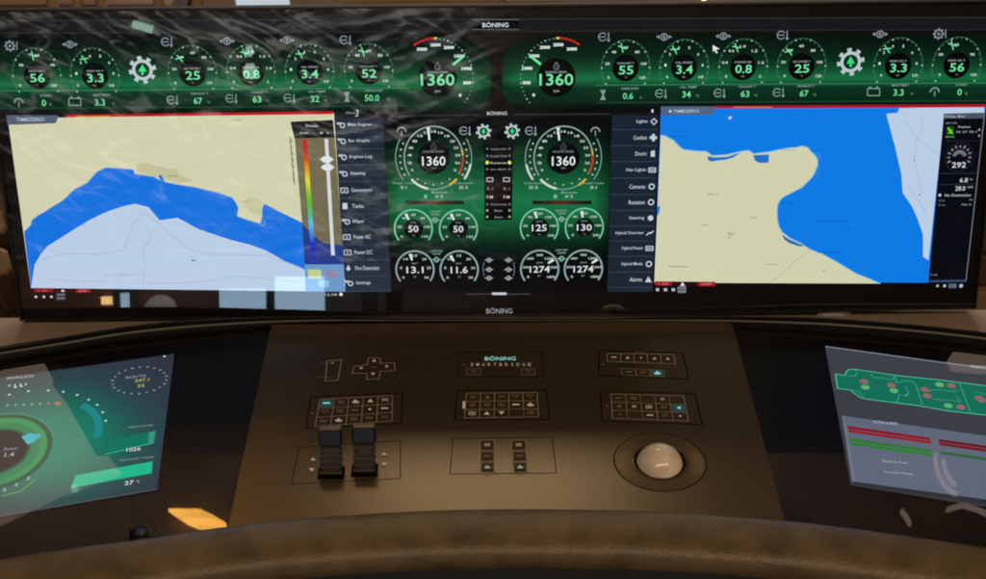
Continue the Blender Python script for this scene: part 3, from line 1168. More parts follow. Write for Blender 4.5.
gauge(gs2, 898, 66, '3.3', 'GEAR OIL P', 'bar', P_, .36, (880, 34.3), 'press', (898.5, 92.6, 'BATTERY', '3.3', 'V', 'batt'))
gauge(gs2, 956.5, 65.4, '56', 'GEAR OIL T', '°C', ['0', '30', '60', '90', '120'], .45, (938.5, 34), 'gearbox', (959.5, 92.2, 'LOAD', '0', '%', 'umb'))
for par, xs_, yy in ((gs, (0, 410), (91, 88)), (gs2, (596, 985), (85.2, 83))):
    b = MB(DSP)
    b.line([(xs_[0], yy[0]), (xs_[1], yy[1])], .8, (60, 140, 95), 3)
    b.line([(xs_[0], yy[0] + 17.5), (xs_[1], yy[1] + 17.8)], .8, (40, 80, 60), 3)
    b.build('divider', par)


def gear(parent, x, y, r, z=3):
    b = MB(DSP)
    c = (190, 208, 212)
    b.arc(x, y, r * .60, r * .86, 0, 360, c, z, seg=32)
    for t in range(8):
        b.arc(x, y, r * .84, r * 1.14, t * 45 + 10 - 10, t * 45 + 10 + 10, c, z, seg=3)
    b.ell(x, y, r * .60, (6, 44, 26), z, seg=28)
    b.poly([(x, y - r * .48), (x - r * .36, y + r * .16), (x - r * .1, y + r * .10), (x - r * .1, y + r * .42), (x + r * .1, y + r * .42), (x + r * .1, y + r * .10), (x + r * .36, y + r * .16)], (50, 235, 130), z + 1)
    return b.build('gear_icon', parent)


gear(gs, 142.5, 70, 12)
gear(gs2, 850.6, 62, 12)


def rpm_strip(parent, x, y, sgn, unit):
    b = MB(DSP)
    b.ell(x, y - 1, 19.3, (5, 8, 9), 2, seg=48)
    for dx, dy, s_ in ((-15.6, -29.5, '3000'), (-2.1, -33.8, '2500'), (11.4, -31.2, '2000'), (22, -22.6, '1500'), (29, -10.2, '1000'), (29.6, 4.2, '500'), (22.6, 16.5, '0')):
        b.text(x + sgn * dx, y + dy, s_, 3.3, (225, 238, 236), w=(10.4 if len(s_) == 4 else 8 if len(s_) == 3 else 2.8), bold=.16)
    for i in range(26):
        t = 122 - (122 + 40) * i / 25
        tt = t if sgn > 0 else 180 - t
        c = (200, 40, 40) if i < 5 else (230, 200, 70) if i == 5 else (185, 205, 200) if i % 4 == 0 else (95, 150, 125)
        w_ = 2.6 if i < 6 else 1.2
        b.arc(x + sgn * -1.5, y - 1, 36.4, 38.4 if i < 6 else 37.6, tt - w_, tt + w_, c, 3, 1.04, seg=2)
    sicon(b, x, y - 12.4, 'drop', (120, 130, 140))
    b.text(x, y - 6.4, 'ENGINE SPEED', 2.0, (165, 175, 180), w=21, bold=.02)
    b.text(x, y + 13, unit, 2.6, (190, 200, 200))
    g = b.build('gauge', parent, label='large engine speed gauge reading 1360')
    n_ = MB(DSP)
    n_.line([(x + sgn * 16, y - 14.5), (x + sgn * 26, y - 22.5)], 2.4, MINT, 4)
    n_.build('needle', g)
    r_ = MB(DSP)
    r_.text(x, y + 1, '1360', 12.0, MINT, w=34, bold=.04, z=5)
    r_.build('readout', g)


rpm_strip(gs, 437.6, 78.8, 1, 'rpm')
rpm_strip(gs2, 556.3, 78.6, -1, 'rpm')
b = MB(DSP)
b.poly([(712.5, 45), (719.5, 49), (716, 49.6), (717.6, 53), (716, 53.6), (714.6, 50.4), (712.8, 52)][::-1], (235, 240, 245), 7)
b.build('mouse_cursor', disp)

# ---- charts
LANDC, SEA, SHOAL = (219, 219, 184), (22, 119, 232), (194, 215, 241)
SEA_R = (14, 128, 238)


def zl(X, Y):
    return (X / 2.411, 100 + Y / 2.411)


def zr(X, Y):
    return (640 + X / 2.315, 90 + Y / 2.315)


def Z(f, pts):
    return [f(*p) for p in pts]


b = MB(DSP)
cq = [(7.8, 118.5), (334, 113), (345.4, 291.5), (31, 288)]
b.poly(cq, LANDC, 1.5, 'screen')
cw = b.build('chart_window', disp, label='left sea chart with a pale bay and yellow land')
sea = [(58, 318), (75, 300), (76, 290), (92, 278), (110, 268), (128, 256), (150, 243), (162, 232), (180, 215), (210, 200), (222, 186), (235, 172), (255, 163), (290, 165), (322, 168), (325, 178), (345, 181), (370, 185), (384, 192), (400, 198), (430, 204),
       (470, 210), (520, 222), (545, 230), (560, 235), (568, 246), (575, 260), (572, 280), (600, 290), (628, 298), (632, 280), (632, 262), (637, 250), (680, 272), (727, 295), (760, 312), (826, 344), (832, 462), (75, 453)]
b = MB(DSP)
b.poly(Z(zl, sea), SEA, 2, 'screen')
b.line(Z(zl, sea[:34]), .7, (150, 190, 210), 3)
b.poly(Z(zl, [(382, 183), (388, 180), (398, 197), (390, 198)]), SEA, 3)
b.arc(*zl(632, 296), 2.6, 3.3, -140, 70, (120, 180, 225), 4, seg=8)
for X, Y in ((605, 318), (200, 300), (300, 230), (450, 250), (520, 290), (670, 300), (560, 262)):
    b.rect(*zl(X, Y), *[v + 1.2 for v in zl(X, Y)], (10, 70, 170), 4)
b.build('deep_water', cw)
sh_ = [(75, 453), (80, 420), (84, 396), (98, 372), (115, 352), (150, 330), (185, 308), (215, 290), (243, 276), (270, 265), (298, 256), (325, 250), (358, 258), (385, 290), (428, 284), (455, 298), (480, 312), (560, 338), (600, 348), (640, 362), (690, 390), (733, 408), (832, 430), (832, 462)]
b = MB(DSP)
b.poly(Z(zl, sh_), SHOAL, 3, 'screen')
for c_ in ([(100, 385), (150, 370), (240, 372), (300, 360), (320, 300), (345, 272), (362, 280), (385, 300), (420, 330), (450, 360), (500, 372), (560, 372), (640, 375), (690, 390), (730, 405)],
           [(345, 440), (350, 400), (345, 360), (365, 330), (352, 305)], [(355, 440), (420, 442), (500, 436), (560, 425), (620, 428), (730, 440)], [(250, 425), (300, 418), (345, 421)],
           [(108, 430), (180, 438), (260, 436)]):
    b.line(Z(zl, c_), .45, (150, 176, 205), 4)
b.rect(*zl(462, 385), *[v + q_ for v, q_ in zip(zl(462, 385), (4, 1.2))], (90, 100, 120), 5)
b.text(*zl(300, 422), 'Golfo', 1.6, (120, 135, 160), w=9)
b.build('shallow_water', cw)
b = MB(DSP)
b.poly(Z(zl, [(330, 155), (350, 150), (365, 156), (405, 165), (430, 168), (430, 178), (470, 196), (430, 200), (395, 190), (330, 178)]), (204, 202, 160), 2)
b.poly(Z(zl, [(600, 232), (625, 240), (634, 250), (628, 280), (605, 272), (590, 250)]), (208, 207, 165), 2)
b.text(*zl(418, 183), 'Porto', 1.7, (110, 105, 75), w=10)
b.text(*zl(592, 245), 'Capo', 1.7, (110, 105, 75), w=8)
b.text(*zl(571, 48), 'Land', 1.7, (90, 90, 70), w=8)
b.build('town_marks', cw)['kind'] = 'stuff'
b = MB(DSP)
b.poly(Z(zl, [(160, 36), (803, 27), (803, 34), (160, 42)]), (196, 22, 30), 6, 'screen')
b.line(Z(zl, [(185, 40), (265, 39)]), .8, (235, 170, 70), 7)
b.poly(Z(zl, [(16, 37), (142, 37), (135, 56), (18, 60)]), (88, 100, 122), 6)
b.text(*zl(74, 47), 'TIMEZERO', 3.4, (200, 212, 225), w=28, bold=.02, z=8)
b.build('toolbar', cw)
# overlay with rainbow scale and slider
b = MB(DSP)
b.poly(Z(zl, [(700, 52), (803, 48), (807, 90), (710, 92)]), (14, 14, 16), 8)
b.poly(Z(zl, [(710, 86), (807, 84), (826, 350), (780, 345), (760, 330), (729, 298)]), (118, 112, 84), 7)
b.poly(Z(zl, [(729, 298), (760, 330), (780, 345), (826, 350), (829, 396), (735, 396)]), (38, 62, 142), 7)
b.poly(Z(zl, [(735, 396), (829, 396), (832, 462), (737, 460)]), (112, 160, 212), 7)
b.text(*zl(752, 62), 'Details', 2.2, WHITE, w=12, z=10)
b.text(*zl(733, 79), 'Auto', 2.0, WHITE, w=9, z=10)
b.text(*zl(783, 79), 'B  v', 2.0, WHITE, w=9, z=10)
for i in range(7):
    p_ = zl(704 + i * .8, 98 + i * 15.5)
    b.text(p_[0], p_[1], '%d' % (70 - i * 10), 2.2, (60, 60, 48), w=3.4, z=10, ang=90)
b.line(Z(zl, [(699, 88), (710, 205)]), .8, (60, 60, 50), 9)
b.poly(Z(zl, [(742, 408), (774, 408), (776, 430), (744, 430)]), (205, 214, 150), 9)
b.poly(Z(zl, [(784, 410), (815, 410), (817, 430), (786, 430)]), (140, 150, 185), 9)
b.line(Z(zl, [(790, 414), (811, 427)]), .9, (200, 90, 100), 10)
b.poly(Z(zl, [(767, 434), (792, 434), (794, 450), (769, 450)]), (150, 205, 235), 9)
ov = b.build('scale_panel', cw, label='olive overlay with a rainbow scale and white slider')
b = MB(DSP)
stops = [(95, (205, 22, 22)), (130, (214, 40, 20)), (155, (232, 130, 20)), (195, (238, 228, 40)), (240, (96, 196, 40)), (275, (70, 195, 130)), (292, (90, 205, 235)), (335, (60, 110, 225)), (350, (16, 20, 190)), (396, (40, 50, 160))]
vs, cs, fs = [], [], []
for i in range(25):
    Y = 95 + 301 * i / 24
    Xc = 735 + 22 * i / 24
    for dx in (-5.5, 5.5):
        p_ = zl(Xc + dx, Y)
        vs.append((*DSP.L(*p_), 9e-4)); cs.append(lin(ramp(stops, Y)))
for i in range(24):
    fs.append((2 * i, 2 * i + 1, 2 * i + 3, 2 * i + 2)[::-1])
b.add(vs, fs, cs, 'print')
b.build('colour_bar', ov)
b = MB(DSP)
b.line(Z(zl, [(787, 96), (803, 372)]), 3.6, (222, 226, 230), 9)
b.build('slider_track', ov)
b = MB(DSP)
for X, Y in ((788, 143), (790, 162)):
    x_, y_ = zl(X, Y)
    b.poly([(x_ - 7, y_), (x_ - 3, y_ - 3.2), (x_ + 3, y_ - 3.2), (x_ + 7, y_), (x_ + 3, y_ + 3.2), (x_ - 3, y_ + 3.2)][::-1], (232, 236, 240), 11)
b.build('slider_knob', ov)
b = MB(DSP)
b.poly([(33.5, 287.6), (91.5, 288.4), (92, 292.5), (33.5, 292)], (52, 12, 18), 2)
b.rect(34, 288.6, 53, 292, (150, 20, 30), 3)
b.rect(76, 289, 90.5, 292.6, (165, 22, 32), 3)
b.text(43, 290.4, '1.25', 2.0, (220, 120, 120), w=9, z=5)
b.text(83, 290.8, 'OFF', 2.0, (230, 150, 150), w=9, z=5)
b.poly([(61, 291.6), (63, 288.8), (65, 291.6)][::-1], (220, 225, 230), 5)
for x in (36, 44, 51.5):
    b.ell(x, 296.7, 1.4, (205, 205, 210), 4, seg=10)
b.rect(56.5, 292.5, 65.5, 300.5, (60, 64, 76), 4)
b.line([(57, 294.5), (65, 294.5)], .7, (150, 150, 160), 5)
b.line([(57, 298), (65, 298)], .7, (150, 150, 160), 5)
b.text(331, 294.5, '12:38', 2.4, (190, 200, 210), w=12, z=5)
b.ell(341, 294.2, 1.8, (230, 235, 240), 4, seg=10)
b.build('status_bar', cw)['kind'] = 'stuff'

# right chart
b = MB(DSP)
b.poly([(661, 107.5), (985.8, 105.5), (965.5, 282.8), (654.2, 282)], SEA_R, 1.5, 'screen')
cr = b.build('chart_window', disp, label='right sea chart with a broad yellow peninsula')
land = [(48, 105), (58, 106), (68, 112), (78, 117), (85, 125), (92, 132), (100, 138), (116, 140), (135, 142), (152, 142), (160, 147), (166, 152), (200, 150), (235, 142), (250, 140), (257, 143), (262, 148), (300, 143), (320, 139), (340, 135), (362, 133), (375, 130), (388, 133), (395, 142), (402, 148), (408, 155), (412, 166), (410, 178), (404, 192), (398, 202), (386, 214),
        (375, 225), (350, 238), (332, 247), (324, 255), (319, 264), (317, 280), (318, 300), (321, 315), (328, 328), (345, 342), (372, 355), (395, 370), (420, 379), (450, 395), (475, 410), (500, 425), (528, 436), (556, 448), (33, 446)]
b = MB(DSP)
b.poly(Z(zr, land), LANDC, 2, 'screen')
b.line(Z(zr, land[:-1]), 1.0, (140, 200, 235), 3)
b.poly(Z(zr, [(156, 153), (170, 156), (200, 155), (222, 148), (234, 145), (214, 157), (196, 162), (180, 163), (165, 166), (157, 162)]), (30, 120, 210), 4)
b.poly(Z(zr, [(262, 151), (298, 149), (298, 168), (278, 169), (266, 164)]), (30, 120, 210), 4)
b.poly(Z(zr, [(328, 334), (342, 344), (360, 352), (380, 361), (368, 362), (345, 354), (333, 345)]), (40, 110, 190), 4)
b.poly(Z(zr, [(40, 270), (47, 268), (44, 285), (39, 292)]), (30, 120, 210), 4)
for X, Y, w_, t_ in ((168, 241, 11, 'Aci'), (151, 312, 6, 'Noto'), (210, 332, 7, 'San'), (262, 295, 5, 'Pal'), (307, 403, 10, 'Faro'), (88, 408, 20, 'Valledolmo'), (345, 139, 13, 'Capo'), (425, 418, 5, 'Vi')):
    b.text(*zr(X, Y), t_, 1.9, (120, 122, 92), w=w_, z=5)
b.line(Z(zr, [(395, 371), (360, 395), (330, 425), (300, 446)]), .4, (165, 168, 128), 4)
b.line(Z(zr, [(210, 325), (204, 345), (215, 335)]), .5, (150, 150, 110), 4)
b.build('land', cr)
b = MB(DSP)
b.poly(Z(zr, [(570, 55), (596, 53), (600, 42), (797, 38), (797, 56), (704, 60), (668, 394), (655, 386), (655, 335), (643, 300), (630, 270), (608, 238), (605, 195), (590, 130), (575, 75)]), SHOAL, 2, 'screen')
for c_ in ([(650, 60), (655, 85), (640, 120), (634, 160), (645, 200), (650, 240)], [(620, 220), (640, 250), (664, 290)], [(612, 70), (640, 110), (690, 150)]):
    b.line(Z(zr, c_), .45, (150, 180, 215), 3)
b.ell(*zr(635, 163), .9, (110, 130, 160), 4, seg=8)
b.ell(*zr(647, 243), .9, (110, 130, 160), 4, seg=8)
b.build('shallow_water', cr)
b = MB(DSP)
for X, Y, w_, t_ in ((450, 303, 33, 'Golfo di Catania'), (345, 262, 17, 'Augusta'), (85, 107, 18, 'Messina'), (440, 375, 25, 'Siracusa'), (483, 322, 6, 'Sud')):
    b.text(*zr(X, Y), t_, 1.7, (14, 78, 168), w=w_, z=4)
b.ell(*zr(208, 65), 1.6, (190, 220, 245), 4, seg=10)
b.poly(Z(zr, [(205, 67), (213, 58), (211, 66)]), (190, 220, 245), 5)
b.arc(*zr(409, 155), 3.0, 3.6, -80, 150, (90, 165, 225), 4, seg=10)
b.line(Z(zr, [(412, 165), (415, 185), (405, 208)]), .5, (60, 150, 225), 4)
for X, Y in ((570, 90), (450, 85), (520, 400), (545, 330), (590, 300), (480, 190), (560, 180), (123, 133)):
    b.rect(*zr(X, Y), *[v + 1.0 for v in zr(X, Y)], (60, 150, 235), 4)
b.build('sea_marks', cr)['kind'] = 'stuff'
b = MB(DSP)
b.poly(Z(zr, [(172, 37), (800, 33), (800, 40), (168, 43)]), (188, 20, 44), 6, 'screen')
b.line(Z(zr, [(215, 40), (305, 40)]), .8, (235, 150, 60), 7)
b.poly(Z(zr, [(48, 38), (178, 38), (166, 57), (49, 60)]), (84, 104, 136), 6)
b.ell(*zr(70, 49), 1.4, (210, 220, 230), 7, seg=10)
b.text(*zr(107, 49), 'TIMEZERO', 3.2, (196, 210, 225), w=26, bold=.02, z=8)
b.build('toolbar', cr)
b = MB(DSP)
b.poly([(943.7, 113.6), (984.6, 112.6), (965.8, 283), (928, 282.6)], (10, 12, 20), 7)
b.poly([(943.7, 113.6), (984.6, 112.6), (984, 118.3), (943.2, 118.6)], (78, 92, 104), 8)
b.line([(984.4, 112.6), (965.6, 281)], .9, (120, 128, 138), 9)
b.text(955, 116.2, 'Data Bar', 2.2, (200, 210, 220), w=20, z=10)
b.line([(945, 141.2), (979, 140.6)], .6, (36, 42, 56), 9)
b.line([(940, 173.5), (976, 173)], .6, (50, 58, 72), 9)
b.line([(939, 184.5), (975, 184)], .6, (50, 58, 72), 9)
b.text(951, 123, 'GPS OK', 1.8, (150, 160, 170), w=12, z=10)
b.poly([(946.5, 126.5), (953.5, 126.5), (953, 134.5), (946, 134.5)], (24, 84, 24), 9)
b.line([(948, 128), (952, 133.5)], 1.6, (120, 232, 40), 10)
b.line([(951.5, 130), (948.5, 133)], 1.2, (120, 232, 40), 10)
b.text(949.5, 136.7, 'SOG', 1.7, (140, 200, 140), w=9, z=10)
b.text(964, 126.8, 'Position', 1.9, (210, 215, 220), w=12, z=10)
b.text(966.5, 131.8, 'N 37 30.1', 1.9, (190, 195, 205), w=20, z=10)
b.text(979, 129.5, 'A', 2.6, (210, 215, 220), z=10)
b.text(979, 135.6, 'B', 2.2, (210, 215, 220), z=10)
for t in range(11):
    tt = 205 - 230 * t / 10
    b.arc(959, 157, 9.2, 11.8 if t % 2 else 12.4, tt - 5, tt + 5, (120, 124, 134) if t % 3 else (160, 130, 120), 9, seg=2)
b.arc(959, 157, 14.0, 14.4, -100, 260, (44, 50, 60), 9, seg=40)
b.arc(959, 157, 3.5, 7.2, 10, 170, (112, 120, 126), 9, seg=10)
b.text(958.6, 164.8, '292', 5.6, (222, 226, 232), w=14, bold=.03, z=10)
b.text(963.5, 180, '6.8', 4.4, (220, 224, 230), w=8, bold=.02, z=10)
b.text(971, 179, 'kn', 2.0, (180, 185, 190), z=10)
b.text(960, 188.2, '28.0', 4.4, (220, 224, 230), w=10, bold=.02, z=10)
b.text(970, 187, 'nm', 2.0, (180, 185, 190), z=10)
b.ell(939.5, 195, 1.5, (200, 205, 210), 9, seg=10)
b.text(957.5, 195, 'No Destination', 2.6, (205, 210, 216), w=26, z=10)
b.text(941.5, 200.5, 'ETA', 1.7, (130, 138, 150), w=6, z=10)
b.text(970.5, 199.6, '--', 1.2, (130, 138, 150), w=3, z=10)
b.text(941.5, 205, 'Range', 1.7, (130, 138, 150), w=7, z=10)
b.text(966, 204.6, 'Wpt 12', 2.0, (190, 196, 205), w=10, z=10)
b.text(933.5, 274.5, 'Log', 2.0, (160, 168, 178), w=7, z=10)
b.line([(929, 281), (965, 280.6)], 2.2, (52, 78, 112), 9)
for x, w_ in ((937.5, 1.4), (944.5, 1.6), (961, 2.0)):
    b.ell(x, 285.8, w_, (190, 196, 204), 3, seg=8)
b.rect(948.5, 283.6, 956.5, 288, (92, 104, 124), 3)
b.build('data_panel', cr, label='dark data column at the right end reading 292')
b = MB(DSP)
b.poly([(655, 281.2), (715.4, 281.8), (715.4, 286.4), (654.6, 285.6)], (40, 12, 18), 3)
b.rect(655, 281.6, 672, 285.4, (168, 24, 34), 4)
b.rect(698, 282, 715, 286, (176, 24, 34), 4)
b.text(663, 283.6, '1.25', 2.2, (225, 130, 130), w=10, z=6)
b.text(706.5, 284, 'OFF', 2.2, (235, 160, 160), w=10, z=6)
b.poly([(680, 285.8), (682.4, 281.6), (685, 285.8)][::-1], (225, 230, 236), 5)
for x in (657.5, 665.5, 673.3):
    b.rect(x - 1.6, 288.2, x + 1.6, 291, (196, 200, 206), 4)
b.rect(677.5, 286.4, 686, 292.8, (120, 128, 142), 4)
b.line([(678.5, 289.5), (685, 289.5)], .8, (30, 34, 40), 5)
b.build('status_bar', cr)['kind'] = 'stuff'

# ---- engine page in the middle
pst = [(116, K0), (130, (7, 16, 14)), (150, (8, 48, 28)), (170, (13, 80, 46)), (188, (20, 106, 62)), (202, (26, 120, 72)), (215, (22, 108, 62)), (228, (14, 78, 44)), (243, (8, 42, 26)), (256, (7, 16, 16)), (266, (8, 9, 14)), (300, (12, 9, 12))]


def page_col(x, y):
    c = ramp(pst, y)
    e = max(0, 1 - abs(x - 498) / 22) if y < 150 else 0
    e2 = 1 - .35 * max(0, 1 - min(x - 386, 606 - x) / 14)
    return lerp(sub(c, e2), K0, e * .9)


ep = grad_sheet(DSP, lambda y: (384 + .045 * (y - 118), 611.5 - .03 * (y - 118)), [117 + 6 * i for i in range(30)], page_col, 1, 40).build('engine_page', disp, label='green engine page with round dials in the middle')
b = MB(DSP)
b.text(497, 113, 'BÖNING', 4.2, (205, 212, 220), w=20, bold=.03, z=4)
b.line([(396, 116.2), (480, 114.8)], .7, (60, 66, 74), 3)
b.line([(514, 114.6), (610, 114)], .7, (60, 66, 74), 3)
b.line([(466, 294), (530, 294)], .7, (80, 82, 88), 3)
b.rect(492, 292.4, 506.5, 294.8, (210, 214, 220), 4)
b.text(352, 112.8, 'Menu', 2.4, (150, 155, 165), w=12, z=4)
b.line([(356, 110.5), (358, 110.5), (357.6, 116), (355.4, 116)], .8, (215, 220, 226), 4)
b.rect(651.4, 109.4, 653.4, 112.6, (215, 220, 226), 4)
b.build('page_title', ep)['kind'] = 'stuff'


def dial(x, y, val, flip):
    sg = -1 if flip else 1
    b = MB(DSP)
    b.arc(x, y, 28.8, 30.0, -32, 214, (150, 178, 172), 3, 1.08)
    b.arc(x, y, 28.4, 30.4, -30, 4, (190, 60, 50), 4, 1.08)
    b.arc(x, y, 28.4, 30.2, 4, 16, (190, 180, 90), 4, 1.08)
    b.arc(x, y, 16.2, 16.8, 0, 360, (14, 60, 40), 2)
    b.ell(x, y, 16.4, (6, 8, 11), 3, seg=40)
    n = 15
    for i in range(n):
        t = R(208 - 236 * i / (n - 1))
        xx, yy = x + 24.3 * math.cos(t), y - 24.3 * 1.08 * math.sin(t)
        b.text(xx, yy, str(i * 2), 2.5, (215, 226, 226), w=(2.2 if i == 0 or i == 14 else 5.0), z=4, bold=.04)
    # outer side arcs
    for s_ in (-1, 1):
        a0, a1 = (150, 216) if s_ < 0 else (30, -36)
        b.arc(x, y, 37.6, 38.5, a0, a1, (140, 168, 165), 3, 1.0, seg=12)
        hot = (s_ > 0) != flip
        if hot:
            c0, c1 = ((190, 216) if s_ < 0 else (-10, -36))
            b.arc(x, y, 36.4, 38.6, c0, c1, (205, 222, 222), 4, 1.0, seg=8)
        for k in range(6):
            t = R((155 + 11 * k) if s_ < 0 else (25 - 11 * k))
            b.ell(x + 33.6 * math.cos(t), y - 33.6 * math.sin(t), .9, (205, 220, 215), 4, seg=8)
        b.text(x + s_ * 30, y + 25.3 , 'Clutch' if hot else 'Fuel rate', 1.8, (170, 200, 190), w=19 if hot else 21, z=4)
        b.text(x + s_ * 30, y + 29.6, '35 %' if hot else '0 l', 3.0, (210, 225, 220), w=9 if hot else 6, z=4, bold=.02)
        sicon(b, x + s_ * 32, y - 27, 'umb' if not hot else 'temp', (150, 160, 168))
    b.arc(x, y, 30.2, 31.2, 222, 318, (120, 170, 160), 3, 1.05, seg=14)
    b.arc(x, y, 29.6, 31.8, 222, 258, (215, 228, 215), 4, 1.05, seg=6)
    b.arc(x, y, 29.6, 31.8, 300, 318, (214, 178, 60), 4, 1.05, seg=5)
    for k in range(5):
        t = R(232 + 19 * k)
        b.ell(x + 26 * math.cos(t), y - 27 * math.sin(t), .8, (190, 220, 205), 4, seg=8)
    sicon(b, x, y - 11, 'drop', (84, 88, 96))
    b.text(x, y - 6.2, 'ENGINE SPEED', 2.0, (150, 156, 160), w=21, z=5)
    b.text(x, y + 10.6, 'rpm', 2.0, (150, 156, 160), z=5)
    b.text(x + 6, y + 34.6, 'Boost', 1.8, (170, 205, 190), w=16, z=4)
    b.text(x + 5.5, y + 38.6, '41 %', 3.0, (200, 225, 215), w=8, z=4, bold=.02)
    b.rect(x - 9.5, y + 36.8, x - 6.5, y + 40.4, (120, 200, 165), 4)
    g = b.build('dial', ep, label='large engine speed dial reading 1360')
    nd = MB(DSP)
    nd.line([(x - 5.4, y - 30), (x - 4.2, y - 18)], 2.0, (232, 238, 240), 6)
    nd.line([(x - 6.8, y - 29), (x - 3.8, y - 29.4)], 1.4, (232, 238, 240), 7)
    nd.build('needle', g)
    rd = MB(DSP)
    rd.text(x + .2, y + 3.2, val, 9.4, (236, 240, 244), w=23.5, bold=.035, z=6)
    rd.build('readout', g)


dial(433.6, 157.8, '1360', False)
dial(563.4, 157.8, '1360', True)
for x0_, x1_ in ((405.3, 463.7), (532.7, 591.7)):
    b = grad_sheet(DSP, lambda y: (x0_, x1_), [200.6, 204.4], lambda x, y: lerp((22, 30, 26), (92, 40, 30), max(0, 1 - abs(x - (x0_ + x1_) / 2) / 26)), 4, 12)
    b.build('trim_bar', ep)


def small(x, y, val, mode, labs, frac, cap, unit):
    b = MB(DSP)
    c = (120, 205, 170) if mode == 'g' else (150, 175, 175)
    b.arc(x, y, 18.0, 19.6, -38, 218, c, 3, 1.03, seg=30)
    if mode == 'g':
        b.ell(x, y, 9.6, (7, 9, 12), 3, seg=28)
    n = len(labs)
    for i, s_ in enumerate(labs):
        t = R(214 - 248 * i / (n - 1))
        b.text(x + 14 * math.cos(t), y - 14 * math.sin(t), s_, 2.3, (200, 222, 214), w=2.0 * len(s_) + .4, z=4, bold=.04)
    b.text(x, y - 6.3, cap, 1.7, (150, 160, 160), w=6, z=5)
    b.text(x, y + 7, unit, 1.7, (150, 160, 160), w=3.5, z=5)
    g = b.build('dial', ep)
    nd = MB(DSP)
    t = 214 - 248 * frac
    nd.arc(x, y, 10.2, 17, t - 5, t + 5, (226, 236, 232), 6, 1.0, seg=3)
    nd.build('needle', g)
    rd = MB(DSP)
    rd.text(x, y + .2, val, 6.6, (228, 232, 238), w=(10 if len(val) == 2 else 15 if len(val) == 3 else 17 if '.' in val else 20), bold=.035, z=6)
    rd.build('readout', g)


small(413.4, 228.6, '50', 'g', ['0', '20', '40', '60', '80', '100', '120'], .4, 'OIL', '°C')
small(458.4, 228.8, '50', 'g', ['0', '20', '40', '60', '80', '100', '120'], .4, 'OIL', '°C')
small(415, 269.6, '13.1', 'k', ['0', '5', '10', '15', '20', '25', '30'], .44, 'BAT', 'V')
small(459.2, 269.6, '11.6', 'k', ['0', '5', '10', '15', '20', '25', '30'], .38, 'BAT', 'V')
small(539.3, 227.6, '125', 'g', ['0', '50', '90', '120', '150', '180', '200'], .44, 'EXH', '°C')
small(584.3, 227.2, '130', 'g', ['0', '50', '90', '120', '150', '180', '200'], .46, 'EXH', '°C')
small(539.7, 269, '1274', 'k', ['0', '300', '600', '900', '1200', '1500', '1800'], .72, 'RPM', 'r')
small(583.4, 268.8, '1274', 'k', ['0', '300', '600', '900', '1200', '1500', '1800'], .72, 'RPM', 'r')
b = MB(DSP)
for x, y, t_, ic in ((435.2, 213.5, 'COOLANT', 'press'), (436.5, 253, 'VOLTAGE', 'press'), (561.5, 212.5, 'EXHAUST', 'gearbox'), (561.5, 252, 'SHAFT RPM', 'gearbox')):
    b.text(x, y - 2, t_, 1.8, (150, 200, 180), w=12, z=4)
    b.text(x, y + 1, 'TEMP', 1.8, (150, 200, 180), w=9, z=4)
    b.arc(x, y + 6.6, 1.6, 2.8, 0, 360, (140, 190, 172), 4, seg=12)
    b.line([(x - 5, y + 6.6), (x + 5, y + 6.6)], .7, (140, 190, 172), 5)
b.build('dial_captions', ep)
gear(ep, 483.6, 131.6, 6.8)
gear(ep, 512.2, 131.2, 6.8)
# alarm list
b = MB(DSP)
b.poly([(484, 144.5), (513, 144.3), (512, 220), (484.5, 220.2)], (8, 9, 12), 3)
b.poly([(488, 176), (508, 176), (506, 205), (490, 205)], (26, 10, 12), 4)
for y, t_, on in ((149, 'Autom Ctrl', 0), (156, 'Local Ctrl', 0), (162.8, 'Reverse', 2), (169.4, 'Sync Mode', 0), (204.5, 'Steering', 0), (210.6, 'Bow', 1), (217, 'Stern', 1)):
    b.text(498.5, y, t_, 2.0, (160, 166, 172) if on != 2 else (215, 220, 190), w=16 if len(t_) > 6 else 8, z=6, bold=.02)
    for x in (487.2, 509.5):
        b.ell(x, y - .3, 1.9 if on == 2 else 1.2, (225, 232, 120) if on == 2 else (150, 200, 120) if on else (110, 120, 122), 6, seg=12)
for y, k in ((179.4, 'batt'), (188.6, 'x'), (197, 'P')):
    for x in (489.8, 506.5):
        if k == 'batt':
            b.line([(x - 3, y - 1.6), (x + 3, y - 1.6), (x + 3, y + 2), (x - 3, y + 2)], .9, (190, 196, 200), 6, close=True)
        else:
            b.text(x, y, 'R.1' if k == 'x' else 'P.M', 2.8, (150, 140, 142) if k == 'x' else (215, 215, 220), w=6, z=6, bold=.02)
b.build('alarm_list', ep, label='narrow black status list between the two large dials')
b = MB(DSP)
for sx_, xx in ((1, 489), (-1, 508.5)):
    b.arc(xx - sx_ * -3 + (0), 269, 8.6, 9.4, 150 if sx_ > 0 else -30, 210 if sx_ > 0 else 30, (110, 116, 124), 4, 1.6, seg=8)
    for y in (260, 269.5, 278):
        b.arc(xx, y, 1.3, 2.5, 0, 360, (165, 170, 178), 4, seg=12)
        b.line([(xx - 4, y), (xx + 4, y)], .9, (165, 170, 178), 5)
b.build('pump_icons', ep)

